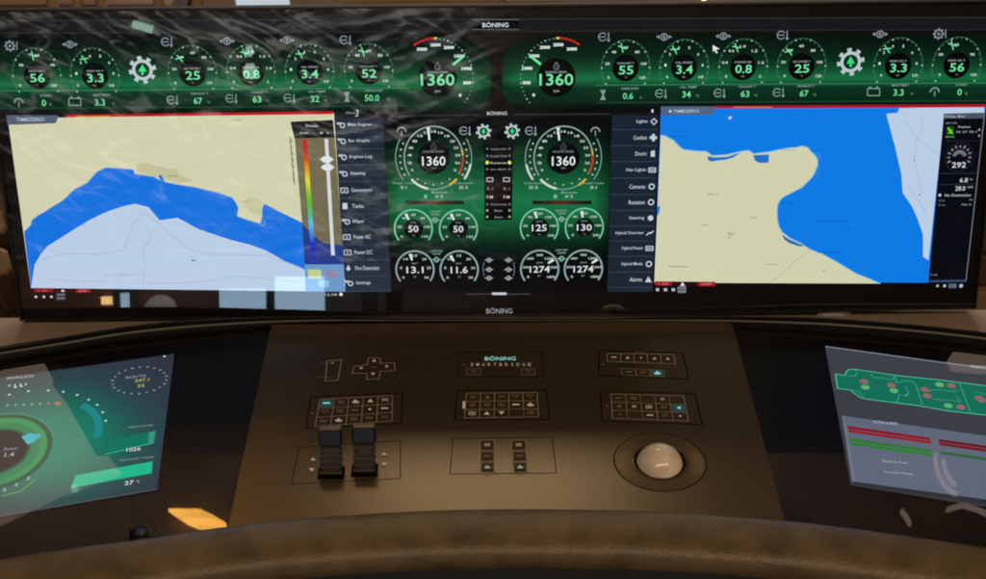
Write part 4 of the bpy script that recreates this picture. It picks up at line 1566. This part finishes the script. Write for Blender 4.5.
# menus
SL = (31, 43, 57)
b = grad_sheet(DSP, lambda y: (335.2 + .052 * (y - 118), 383 + .047 * (y - 118)), [117.5, 160, 200, 240, 288, 292], lambda x, y: lerp(SL, (38, 49, 64), (y - 117) / 170), 2, 3)
lm_ = b.build('menu_panel', disp, label='slate menu column left of the engine page')
items = ['Main Engines', 'Bar Graphs', 'Engines Log', 'Steering', 'Generators', 'Tanks', 'Bilges', 'Power AC', 'Power DC', 'Fire Detection', 'Settings']
ysm = [125, 141, 157, 173.6, 190, 206, 221.5, 236.8, 252.2, 268, 283]
wsm = [24, 21, 22.5, 15, 20.5, 11.5, 11, 17, 18, 24, 14.5]
iks = ['press', 'temp', 'press', 'gearbox', 'batt', 'glass', 'gearbox', 'batt', 'batt', 'oil', 'temp']
for i, t_ in enumerate(items):
    y = ysm[i]
    dx = .052 * (y - 118)
    b = MB(DSP)
    b.text(347.5 + dx, y, t_, 4.0, (205, 215, 225), w=wsm[i], align='l', z=5, bold=.015)
    x_ = 340.6 + dx
    if iks[i] == 'batt':
        b.line([(x_ - 3.4, y - 2), (x_ + 3.4, y - 2), (x_ + 3.4, y + 2.6), (x_ - 3.4, y + 2.6)], 1, (190, 200, 212), 4, close=True)
        b.rect(x_ - .8, y - .4, x_ + .8, y + 1.4, (190, 200, 212), 5)
    elif iks[i] == 'glass':
        b.rect(x_ - 2.6, y - 3, x_ + 2.2, y + 3, (210, 218, 228), 4)
    elif iks[i] == 'oil':
        b.poly([(x_, y - 3.4), (x_ - 2.4, y + 1), (x_, y + 3), (x_ + 2.4, y + 1)], (200, 210, 220), 4)
    else:
        b.arc(x_ + 1.4, y + .4, 1.6, 2.9, 0, 360, (190, 200, 212), 4, seg=12)
        b.rect(x_ - 4.2, y - 2.6, x_ - .2, y - .4, (190, 200, 212), 5)
    b.line([(336 + dx, y + 8), (383 + dx, y + 7.6)], .6, (66, 82, 100), 4)
    b.build('menu_item', lm_)
b = grad_sheet(DSP, lambda y: (612 - .026 * (y - 116), 658.6 - .035 * (y - 116)), [115, 160, 200, 240, 288, 292], lambda x, y: lerp((23, 37, 52), (31, 40, 53), (y - 117) / 170), 2, 3)
rm_ = b.build('menu_panel', disp, label='slate menu column right of the engine page')
items = ['Lights', 'Comfort', 'Doors', 'Nav Lights', 'Cameras', 'Rotation', 'Steering', 'Hybrid Overview', 'Hybrid Power', 'Hybrid Mode', 'Alarms']
ysm = [121.6, 137.6, 153.5, 170, 186.5, 202.2, 218, 233, 248.3, 264, 279.3]
wsm = [11, 13.5, 11, 19.5, 16, 16, 15, 28, 21, 21, 12.5]
for i, t_ in enumerate(items):
    y = ysm[i]
    dx = -.035 * (y - 118)
    b = MB(DSP)
    b.text(647.6 + dx, y, t_, 4.0, (205, 215, 225), w=wsm[i], align='r', z=5, bold=.015)
    x_ = 654 + dx
    c = (205, 214, 224)
    if i == 0:
        b.line([(x_, y - 3), (x_ + 3, y), (x_, y + 3), (x_ - 3, y)], 1, c, 4, close=True)
    elif i == 1:
        b.rect(x_ - 3.6, y - 1.4, x_ + 3.6, y + 1.4, c, 4); b.rect(x_ - 1.4, y - 3.6, x_ + 1.4, y + 3.6, c, 5)
    elif i == 2:
        b.poly([(x_ - 2, y - 2.4), (x_ + 2, y - 3.2), (x_ + 2, y + 3.2), (x_ - 2, y + 3.2)], c, 4)
    elif i == 10:
        b.poly([(x_ - 3.4, y + 2.8), (x_ + 3.4, y + 2.8), (x_, y - 3)], c, 4)
    elif i in (3, 8):
        b.line([(x_ - 3.4, y - 2), (x_ + 3.4, y - 2), (x_ + 3.4, y + 2), (x_ - 3.4, y + 2)], 1, c, 4, close=True)
        b.line([(x_ - 2.4, y), (x_ + 2.4, y)], 1, c, 5)
    elif i == 7:
        b.line([(x_ - 3.4, y + 2), (x_ - .5, y - .5), (x_ + .5, y + .5), (x_ + 3.4, y - 2)], 1.2, c, 4)
    elif i == 6:
        b.ell(x_, y, 2.8, c, 4, seg=14)
    else:
        b.arc(x_, y, 1.9, 3.2, 0, 360, c, 4, seg=14)
    b.line([(612 + dx * .7, y + 8), (658 + dx, y + 8)], .6, (58, 78, 98), 4)
    b.build('menu_item', rm_)

# ================================================================== INSET SCREENS (under the wing glass)


def inset(name, label, q, colf, nx=30, ny=18):
    e = empty(name, CON.m, label, 'touch screen')
    b = MB(CON, IB)
    vs, cs, fs = [], [], []
    for j in range(ny + 1):
        for i in range(nx + 1):
            p = quad_at(q, i / nx, j / ny)
            vs.append((*CON.L(*p), IB + 1e-4)); cs.append(lin(colf(*p)))
    for j in range(ny):
        for i in range(nx):
            k = j * (nx + 1) + i
            fs.append((k + nx + 1, k + nx + 2, k + 1, k))
    b.add(vs, fs, cs, 'print')
    b.base = IB
    b.prism([CON.L(*p) for p in (quad_at(q, 1.006, -.012), quad_at(q, -.006, -.012), quad_at(q, -.006, 1.012), quad_at(q, 1.006, 1.012))], IB - .004, IB - .0002, 'black')
    b.build('panel', e)
    return e


qL = [(-170, 396.4), (173.4, 349), (156, 484.4), (-170, 539.9)]


def cl(x, y):
    t = math.exp(-(((x - 55) / 78) ** 2 + ((y - 432) / 46) ** 2) * .9)
    t2 = math.exp(-(((x - 10) / 90) ** 2 + ((y - 460) / 40) ** 2))
    c = lerp((52, 54, 68), (26, 124, 104), min(1, t * 1.15))
    return lerp(c, (52, 142, 112), t2 * .6)


sl = inset('touch_screen', 'left inset screen with a teal round gauge, tilted toward the left edge', qL, cl)
b = MB(CON, IB)
an = 8
b.arc(-6, 447, 56, 57, 20, 160, (60, 150, 120), 3, 1.0, seg=24)
b.ell(-6, 447, 55, (18, 84, 56), 2, seg=60)
b.arc(-6, 447, 34, 50, 0, 360, (34, 128, 84), 4, seg=60)
b.arc(-6, 447, 43, 50, -60, 120, (44, 146, 84), 5, seg=40)
b.poly([(20, 432), (28, 428.5), (41, 430), (32, 438), (26, 440)][::-1], (64, 178, 186), 7)
b.ell(-6, 447, 31, (26, 18, 26), 6, seg=48)
b.text(10, 444, 'Power', 3.2, (150, 150, 160), w=14, z=8, ang=an)
b.text(8, 450, '1.4', 4.0, (190, 190, 200), w=9, z=8, ang=an)
g_ = b.build('round_gauge', sl)
b = MB(CON, IB)
for x, y in ((27, 386.5), (47, 385.8), (62, 387.2), (76, 390.2), (87.5, 395), (96, 400.2), (101.5, 407.5), (104.5, 416), (8, 390), (14, 382.5), (20, 381.5)):
    b.ell(x, y, 1.5, (170, 215, 205), 5, seg=10)
for i in range(7):
    b.ell(6 + i * 8.2, 400.6 - .4 * i, 1.2, (150, 200, 150) if i < 5 else (220, 130, 80), 5, seg=8)
b.ell(57, 399, 3.2, (150, 120, 80), 4, seg=12)
b.arc(46, 430, 46, 54, -5, 62, (34, 138, 138), 3, 1.0, seg=12)
b.line([(0, 491), (18, 487), (34, 474.5)], .8, (120, 200, 90), 5)
for x, y in ((3, 485), (15, 480), (27, 473.5)):
    b.text(x, y, '5', 3.2, (190, 220, 190), w=3, z=6, ang=an)
b.text(19, 372.6, 'PROPULSION', 2.6, (190, 190, 205), w=26, z=5, ang=an)
for i in range(4):
    b.text(8 + 5.5 * i, 381 - .5 * i, '1', 2.4, (180, 190, 200), w=1.6, z=5, ang=an)
b.build('tick_marks', sl)
b = MB(CON, IB)
for i in range(22):
    t = 360 * i / 22
    b.arc(138.5, 375.5, 25.5, 28.5 if i % 2 else 27.8, t - 2.5, t + 2.5, (120, 150, 150), 4, .76, seg=2)
b.text(135, 372, 'ROUTE', 2.4, (160, 170, 175), w=20, z=5, ang=an)
b.text(141, 375.5, '247.1', 3.0, (200, 190, 120), w=14, z=5, ang=an)
b.text(140, 381, '35', 3.2, (200, 190, 120), w=7, z=5, ang=an)
b.build('compass_gauge', sl)
b = MB(CON, IB)
b.poly([(104, 449.5), (104, 436), (153.5, 426), (152.5, 437.5)], (24, 118, 98), 3)
b.line([(104, 449.5), (152.5, 438)], 1, (60, 200, 160), 4)
b.poly([(148, 427.5), (154.5, 426), (153, 437), (147, 438.3)], (60, 150, 130), 4)
b.text(140, 421.5, 'FRESH WATER', 1.8, (150, 160, 170), w=24, z=5, ang=an)
b.text(132.5, 444.6, '1026', 3.6, (220, 222, 226), w=14, z=6, ang=an, bold=.02)
b.build('level_bar', sl)
b = MB(CON, IB)
b.poly([(70, 483), (74, 470.5), (151.5, 456.5), (150.6, 468.3)], (36, 186, 142), 3)
b.text(136, 453.8, 'SEWAGE TANK', 1.8, (150, 160, 170), w=34, z=5, ang=an)
b.text(128, 478, '27', 4.0, (225, 226, 230), w=9, z=6, ang=an, bold=.02)
b.text(137, 476.5, '%', 2.4, (190, 190, 196), z=6, ang=an)
b.build('level_bar', sl)
b = MB(CON, IB)
b.line([(-30, 516.1), (156, 484.4)], .9, (96, 98, 112), 4)
b.ell(163.5, 351.6, 1.4, (200, 205, 210), 4, seg=10)
b.build('frame_line', sl)

qR = [(826, 341.2), (1150, 384.6), (1150, 528), (852, 480)]


def cr_(x, y):
    return lerp((64, 67, 76), (60, 60, 68), (y - 345) / 130)


sr = inset('touch_screen', 'right inset screen with a teal deck plan over red and green rows', qR, cr_)
dk = lambda pts: [(820 + X / 5.789, 330 + Y / 5.789) for X, Y in pts]
b = MB(CON, IB)
b.line([(827, 341.9), (930, 356), (986, 363.2)], 1.6, (130, 134, 150), 3)
b.text(972, 361.8, 'MONITORING', 2.8, (200, 202, 210), w=24, z=5, ang=-8, align='l')
b.build('title_bar', sr)
b = MB(CON, IB)
hull = [(95, 228), (152, 236), (158, 214), (172, 204), (205, 200), (440, 235), (720, 265), (961, 295), (1100, 312), (1150, 345), (1180, 395), (1130, 440), (1080, 470), (961, 465), (740, 440), (570, 410), (450, 395), (270, 372), (235, 362), (208, 342), (180, 320), (108, 312)]
b.poly(dk(hull), (22, 112, 90), 3)
b.line(dk(hull), 1.1, (84, 196, 160), 5, close=True)
for c_ in ([(205, 200), (222, 222), (208, 240), (172, 238)], [(305, 228), (310, 245), (430, 262), (440, 236)], [(438, 236), (452, 278), (488, 270)], [(488, 268), (545, 272), (566, 300), (600, 405)], [(180, 320), (230, 330), (258, 362)],
           [(812, 276), (880, 448)], [(455, 392), (462, 350), (520, 352)], [(500, 300), (520, 335), (500, 358)], [(640, 330), (660, 318), (800, 330)], [(660, 372), (820, 388), (800, 362)], [(900, 330), (961, 345)]):
    b.line(dk(c_), .8, (64, 176, 138), 6)
b.build('deck_plan', sr)
b = MB(CON, IB)
for X, Y, g in ((260, 272, 0), (268, 305, 1), (420, 293, 0), (435, 325, 1), (615, 318, 0), (628, 355, 0), (700, 290, 1), (768, 296, 0), (750, 412, 1), (822, 420, 0), (930, 368, 0), (945, 380, 0)):
    x, y = 820 + X / 5.789, 330 + Y / 5.789
    b.ell(x, y, 4.4, (98, 180, 118) if g else (150, 104, 108), 7, ry=3.6, seg=16)
b.build('sensor_marks', sr)
d2 = lambda pts: [(820 + X / 5.789, 410 + Y / 5.789) for X, Y in pts]
b = MB(CON, IB)
b.poly(d2([(133, 5), (1500, 195), (1500, 560), (192, 384)]), (98, 106, 126), 3)
b.poly(d2([(192, 384), (1500, 560), (1500, 600), (200, 404)]), (46, 50, 58), 3)
b.poly(d2([(133, 5), (148, 7), (212, 386), (194, 384)]), (110, 118, 138), 4)
b.text(*d2([(385, 47)])[0], 'ACTIVE ALARMS', 2.6, (190, 196, 206), w=24, z=6, ang=-8)
for k, (X0, X1) in enumerate(((163, 645), (692, 1200))):
    sl_ = .143
    for r_, (Y, c) in enumerate(((64, (138, 26, 42)), (84, (150, 34, 50)), (134, (48, 122, 50)), (156, (40, 132, 46)))):
        if k:
            c = sub(c, .8) if r_ < 2 else (42, 104, 52)
            if r_ == 3: continue
        xo = r_ * 5
        yy = Y + sl_ * (X0 - 163)
        b.poly(d2([(X0 + xo, yy), (X1 + xo, yy + sl_ * (X1 - X0)), (X1 + xo + 4, yy + sl_ * (X1 - X0) + 17), (X0 + xo + 4, yy + 17)]), c, 5)
b.text(*d2([(440, 272)])[0], 'Smoke Fwd', 2.6, (170, 190, 178), w=24, z=6, ang=-8)
b.text(*d2([(462, 338)])[0], 'Smoke Pump', 2.6, (180, 190, 196), w=28, z=6, ang=-8)
for Y in (200, 225, 250, 275, 300, 325):
    b.line(d2([(200 + (Y - 200) * .2, Y), (690, Y + .143 * 490)]), .5, (92, 104, 124), 4)
b.build('alarm_table', sr, label='grey table with red rows above green rows')

# ================================================================== BEHIND THE DISPLAY (seen round its edges)


def block_y(name, label, cat, px, y, depth, m, group=None):
    """solid block facing the camera at distance y; px: (x0, y0, x1, y1)"""
    p, q = ony(px[0], px[1], y), ony(px[2], px[3], y)
    b = MB()
    cx, cz = (p.x + q.x) / 2, q.z
    b.box(p.x - cx, q.x - cx, 0, depth, 0, p.z - q.z, m, bev=.006)
    o = b.build(name)
    o.location = (cx, y, cz)
    return setp(o, label, cat, group)


def to_floor(px0, px1, ytop, y, depth, m, name, label, cat, m2=None):
    p, q = ony(px0, ytop, y), ony(px1, ytop, y)
    e = empty(name, loc((p.x + q.x) / 2, y, 0), label, cat)
    b = MB()
    wd = (q.x - p.x) / 2
    b.box(-wd, wd, 0, depth, p.z - .05, p.z, m, bev=.006)
    b.build('top', e)
    for sx_ in (-1, 1):
        for dy in (.04, depth - .09):
            b = MB()
            b.box(sx_ * (wd - .07) - .025, sx_ * (wd - .07) + .025, dy, dy + .05, 0, p.z - .05, m2 or m, bev=.005)
            b.build('leg', e)
    return e


to_floor(-60, 170, 5, 2.5, .5, 'wood', 'wooden_table', 'brown wooden table behind the top left corner of the display', 'table')


def hoop(name, label, px, py, y, r, m, th=.02):
    b = MB()
    n = 40
    vs, fs = [], []
    for i in range(n):
        t = 2 * math.pi * i / n
        for k in range(6):
            s_ = 2 * math.pi * k / 6
            rr = r + th * math.cos(s_)
            vs.append((rr * math.cos(t), th * math.sin(s_), rr * math.sin(t)))
    for i in range(n):
        for k in range(6):
            a, c = i * 6 + k, i * 6 + (k + 1) % 6
            d, e = ((i + 1) % n) * 6 + (k + 1) % 6, ((i + 1) % n) * 6 + k
            fs.append((a, c, d, e))
    b.add(vs, fs, (0, 0, 0), m)
    o = b.build(name, smooth=True)
    return o


for px_, py_, r_, lab in ((28, -3, .10, 'leftmost pale wooden hoop-backed chair above the display'), (104, -4, .11, 'second pale wooden hoop-backed chair from the left above the display'),
                      (148, -5, .10, 'pale wooden hoop-backed chair nearest the grey post')):
    p = ony(px_, py_, 2.45)
    e = empty('wooden_chair', loc(p.x, p.y, 0), lab, 'chair', 'hoop-backed chairs above the display')
    ho = hoop('backrest', None, 0, 0, 0, r_, 'lightwood', .012)
    ho.parent = e
    ho.location = (0, 0, p.z)
    b = MB()
    b.box(-.16, .16, -.30, .02, p.z - .22, p.z - .19, 'lightwood', bev=.01)
    b.build('seat', e)
    for lx in (-.13, .13):
        for ly in (-.27, -.01):
            b = MB()
            b.box(lx - .014, lx + .014, ly - .014, ly + .014, 0, p.z - .22, 'lightwood', bev=.004)
            b.build('leg', e)
block_y('grey_post', 'light grey upright post right of the hoop chair backs', 'post', (176, -60, 193, 60), 2.9, .1, 'white')
block_y('white_board', 'pale blue-white board standing above the display', 'board', (228, -60, 292, 60), 3.1, .05, 'glowboard')
block_y('tan_counter', 'tan wooden counter front above the centre left of the display', 'counter', (338, -1, 500, 90), 3.2, .5, 'lightwood')
block_y('brown_counter', 'low brown counter above the right half of the display', 'counter', (505, 1.0, 990, 90), 3.2, .5, 'wood')
block_y('wall_lamp', 'small bright lamp just above the display right of centre', 'lamp', (702, -5, 707, 1.2), 3.1, .05, 'warm')

# left: pale chair legs on the carpet seen past the display edge
fc = onz(-30, 262, 0)
fe = empty('folding_chair', loc(fc.x, fc.y, 0), 'pale wooden folding chair on the carpet at the left edge, only two struts in view', 'chair')
for pa, pb in (((-6, 222), (8, 240)), ((-2, 262), (12, 300))):
    a, c = onz(*pa, .30), onz(*pb, .02)
    b = MB()
    d = (c - a)
    T = Matrix.Translation(a - Vector((fc.x, fc.y, 0))) @ d.to_track_quat('Z', 'X').to_matrix().to_4x4()
    b.box(-.025, .025, -.02, .02, 0, d.length, 'lightwood', T=T, bev=.008)
    b.build('leg', fe)

# right: stacked boards beyond the right edge
base = onz(1035, 345, .0)
st_ = empty('board_stack', loc(base.x, base.y, 0), 'stack of rough brown boards past the right edge of the display', 'boards')
for k in range(11):
    b = MB()
    o_ = random.uniform(-.05, .05)
    b.box(-.55 + o_, .55 + o_, random.uniform(-.02, .02), .3, k * .075, k * .075 + .066, 'lightwood' if k % 4 == 1 else 'wood', bev=.005)
    b.build('board', st_)

# ================================================================== BEHIND THE CAMERA (seen mirrored in the glass)
YW = -3.58
WN = (0, 1, 0)


def mirr_rect(fr, x0, y0, x1, y1, po, pn):
    return [fr.mirror(x, y, po, pn) for x, y in ((x0, y0), (x1, y0), (x1, y1), (x0, y1))]


def wall_panel(name, label, cat, px, m, d=.04, frame=None, group=None):
    P = mirr_rect(DSP, *px, (0, YW, 0), WN)
    xs = [p.x for p in P]
    zs_ = [p.z for p in P]
    x0, x1, z0, z1 = min(xs), max(xs), min(zs_), max(zs_)
    e = empty(name, loc((x0 + x1) / 2, YW, z0), label, cat, group)
    hw, hh = (x1 - x0) / 2, z1 - z0
    b = MB()
    b.box(-hw, hw, -.01, d, 0, hh, m)
    b.build('pane' if frame else 'body', e)
    if frame:
        t = .035
        for q in ((-hw - t, hw + t, -t, 0), (-hw - t, hw + t, hh, hh + t), (-hw - t, -hw, 0, hh), (hw, hw + t, 0, hh)):
            b = MB()
            b.box(q[0], q[1], -.01, d + .02, q[2], q[3], frame)
            b.build('frame', e)
    return e


wall_panel('wood_panel', 'reddish brown wood panel on the rear wall, mirrored under the left chart', 'wall panel', (24, 262, 218, 360), 'redwall', d=.015)
wall_panel('window', 'bright window in the rear wall, mirrored low in the left chart, left pane', 'window', (222, 288, 268, 345), 'cool', frame='wall', group='rear windows')
wall_panel('window', 'bright window in the rear wall, mirrored right of the dark mullion', 'window', (277, 276, 326, 345), 'cool', frame='wall', group='rear windows')
wall_panel('window', 'narrow upright window slit mirrored under the left chart', 'window', (124, 292, 133, 340), 'cool', frame='wall', group='rear windows')
wall_panel('warm_light', 'warm oblong light mirrored at the bottom left of the display', 'light', (104, 296, 121, 303.5), 'warm')
# white tub chair back mirrored
p = DSP.mirror(160, 312, (0, -3.0, 0), WN)
b = MB()
b.lathe([(.0001, .02), (.08, .03), (.13, .015), (.16, -.02), (.165, -.06), (.15, -.08)], 0, 0, 'white', 40)
o = b.build('tub_chair_shell', smooth=True)
o.matrix_world = Matrix.Translation(p) @ Matrix.Rotation(R(-90), 4, 'X') @ Matrix.Scale(.48, 4)
setp(o, 'round white chair shell mirrored at the bottom of the left chart', 'chair')


def ceil_quad(name, label, cat, fr, pts, m, z=2.98, th=.02, kind=None):
    P = [fr.mirror(x, y, (0, 0, z - th), (0, 0, 1)) for x, y in pts]
    c = sum((p for p in P), Vector()) / len(P)
    L_ = [((p - c).x, (p - c).y) for p in P]
    ar = sum(L_[i][0] * L_[(i + 1) % len(L_)][1] - L_[(i + 1) % len(L_)][0] * L_[i][1] for i in range(len(L_)))
    if ar < 0:
        L_ = L_[::-1]
    b = MB()
    b.prism(L_, 0, th, m)
    o = b.build(name)
    o.location = (c.x, c.y, z - th)
    if kind:
        return setp(o, label, None, None, kind)
    return setp(o, label, cat)


def hung_light(label, pts, y=-1.12):
    P = [DSP.mirror(px, py, (0, y, 0), WN) for px, py in pts]
    c = sum(P, Vector()) / len(P)
    b = MB()
    L_ = [((p - c).x, (p - c).z) for p in P]
    ar = sum(L_[i][0] * L_[(i + 1) % len(L_)][1] - L_[(i + 1) % len(L_)][0] * L_[i][1] for i in range(len(L_)))
    b.prism(L_ if ar > 0 else L_[::-1], 0, .02, 'greenish')
    o = b.build('wall_light')
    o.matrix_world = Matrix.Translation(c) @ Matrix.Rotation(R(90), 4, 'X')
    return setp(o, label, 'light')


hung_light('oblong pale green light mirrored at the top left of the display', [(133.8, 20), (153, 25.4), (150.4, 32.5), (131.8, 26.4)])
hung_light('larger rounded pale light mirrored over the fourth small gauge', [(246, 64), (253, 63), (257, 69), (255, 77), (248, 78), (243, 72)])
hung_light('small rounded pale light mirrored above the fourth small gauge', [(246, 47), (251, 45), (254, 51), (250, 56), (245, 54)])
ceil_quad('ceiling_light', 'curved orange ceiling light mirrored in the left glass beside the plate', 'light', CON, [(168, 507.4), (199, 507.4), (211, 513), (226, 522), (211, 530), (187, 520)], 'orange')
ceil_quad('ceiling_glow_panel', 'pale tan ceiling panel with added glow, mirrored across the left inset screen', 'ceiling panel', CON, [(-120, 385), (-40, 350), (64, 350), (50, 381), (96, 440), (120, 470), (60, 492), (-20, 530), (-120, 560)], 'tanpanel')
ceil_quad('ceiling_spot', 'tiny white ceiling spot mirrored at the foot of the lower teal bar', 'light', CON, [(70, 483.5), (76, 483.5), (77, 487), (71, 488)], 'greenish')
ceil_quad('ceiling_glow_panel', 'pale tan ceiling panel with added glow, mirrored at the top right corner', 'ceiling panel', CON, [(942, 345), (1010, 350), (1010, 372), (953, 367)], 'tanpanel')

M['pink'] = lamp('pinkish_strip', (1.0, .72, .58), 1.8)  # added glowing strips, made up for pinkish streaks in the right glass
for lab, pts in (('added curved thin pinkish glow strip mirrored low in the right inset screen', [(936, 452), (939, 470), (947, 484), (958, 492)]),
                 ('second added curved pinkish glow strip mirrored beside the longer one', [(944, 458), (948, 472), (956, 482)]),
                 ('added short slanted pinkish glow strip mirrored in the black glass under the right inset screen', [(902, 508), (907, 514), (911, 522)]),
                 ('added long arched pinkish glow strip mirrored at the right edge of the glass', [(948, 507), (962, 503), (976, 506), (990, 512)])):
    P = [CON.mirror(x, y, (0, 0, 2.95), (0, 0, 1)) for x, y in dense(pts, 4)]
    c = sum(P, Vector()) / len(P)
    b = MB()
    vs, fs = [], []
    for i_, p in enumerate(P):
        d = (P[min(i_ + 1, len(P) - 1)] - P[max(i_ - 1, 0)]).normalized()
        n_ = Vector((-d.y, d.x, 0)) * .0045
        q = p - c
        vs += [q + n_, q - n_, q - n_ + Vector((0, 0, .02)), q + n_ + Vector((0, 0, .02))]
    for i_ in range(len(P) - 1):
        for k in range(4):
            fs.append((i_ * 4 + k, i_ * 4 + (k + 1) % 4, i_ * 4 + 4 + (k + 1) % 4, i_ * 4 + 4 + k))
    b.add(vs, fs, (0, 0, 0), 'pink')
    o = b.build('glow_strip')
    o.location = c
    setp(o, lab, 'glow strip')

# added dark sheet behind the camera for the wavy reflection at the display's left
YS = -1.3
P = [DSP.mirror(x, y, (0, YS, 0), WN) for x, y in ((-60, 4), (1040, 4), (-60, 258), (1040, 258))]
xa_, xb_ = min(p.x for p in P), max(p.x for p in P)
za_, zb_ = min(p.z for p in P), max(p.z for p in P) + .1
print('sheet', xa_, xb_, za_, zb_)
b = MB()
nx, nz = 300, 110
vs, fs = [], []
for j in range(nz + 1):
    for i in range(nx + 1):
        x = xa_ + (xb_ - xa_) * i / nx
        z = za_ + (zb_ - za_) * j / nz
        q = Vector((x * 2.4 + z * 1.0, z * 15.0 - x * 4.6, 0))
        wv = 1 - abs(mnoise.noise(q * .8)) * 2
        w2 = 1 - abs(mnoise.noise(q * 1.9 + Vector((5, 3, 1)))) * 2
        am = max(.12, min(1, (.22 - x) / .5))
        vs.append((x, YS + am * (.022 * wv ** 3 + .008 * w2 ** 3 + .006 * mnoise.noise(q * 6)), z))
for j in range(nz):
    for i in range(nx):
        k = j * (nx + 1) + i
        fs.append((k, k + nx + 1, k + nx + 2, k + 1))
b.add(vs, fs, (0, 0, 0), 'streaksheet')
o = b.build('reflection_sheet', smooth=True)
setp(o, 'added crumpled dark sheet with painted pale streaks, mirrored in the left of the display', 'sheet')
md = o.modifiers.new('thickness', 'SOLIDIFY')
md.thickness = .004
sd = bpy.data.lights.new('sheet_fill', 'SPOT')  # added spot aimed at the streaked sheet alone
sd.energy = 330
sd.color = (.95, .97, 1.0)
sd.spot_size = R(62)
sd.spot_blend = .7
sd.shadow_soft_size = .05
so = bpy.data.objects.new('sheet_fill', sd)
COL.objects.link(so)
so.location = (-.35, .05, 2.7)
so.rotation_euler = (Vector((-.80, -1.3, 1.10)) - so.location).to_track_quat('-Z', 'Y').to_euler()
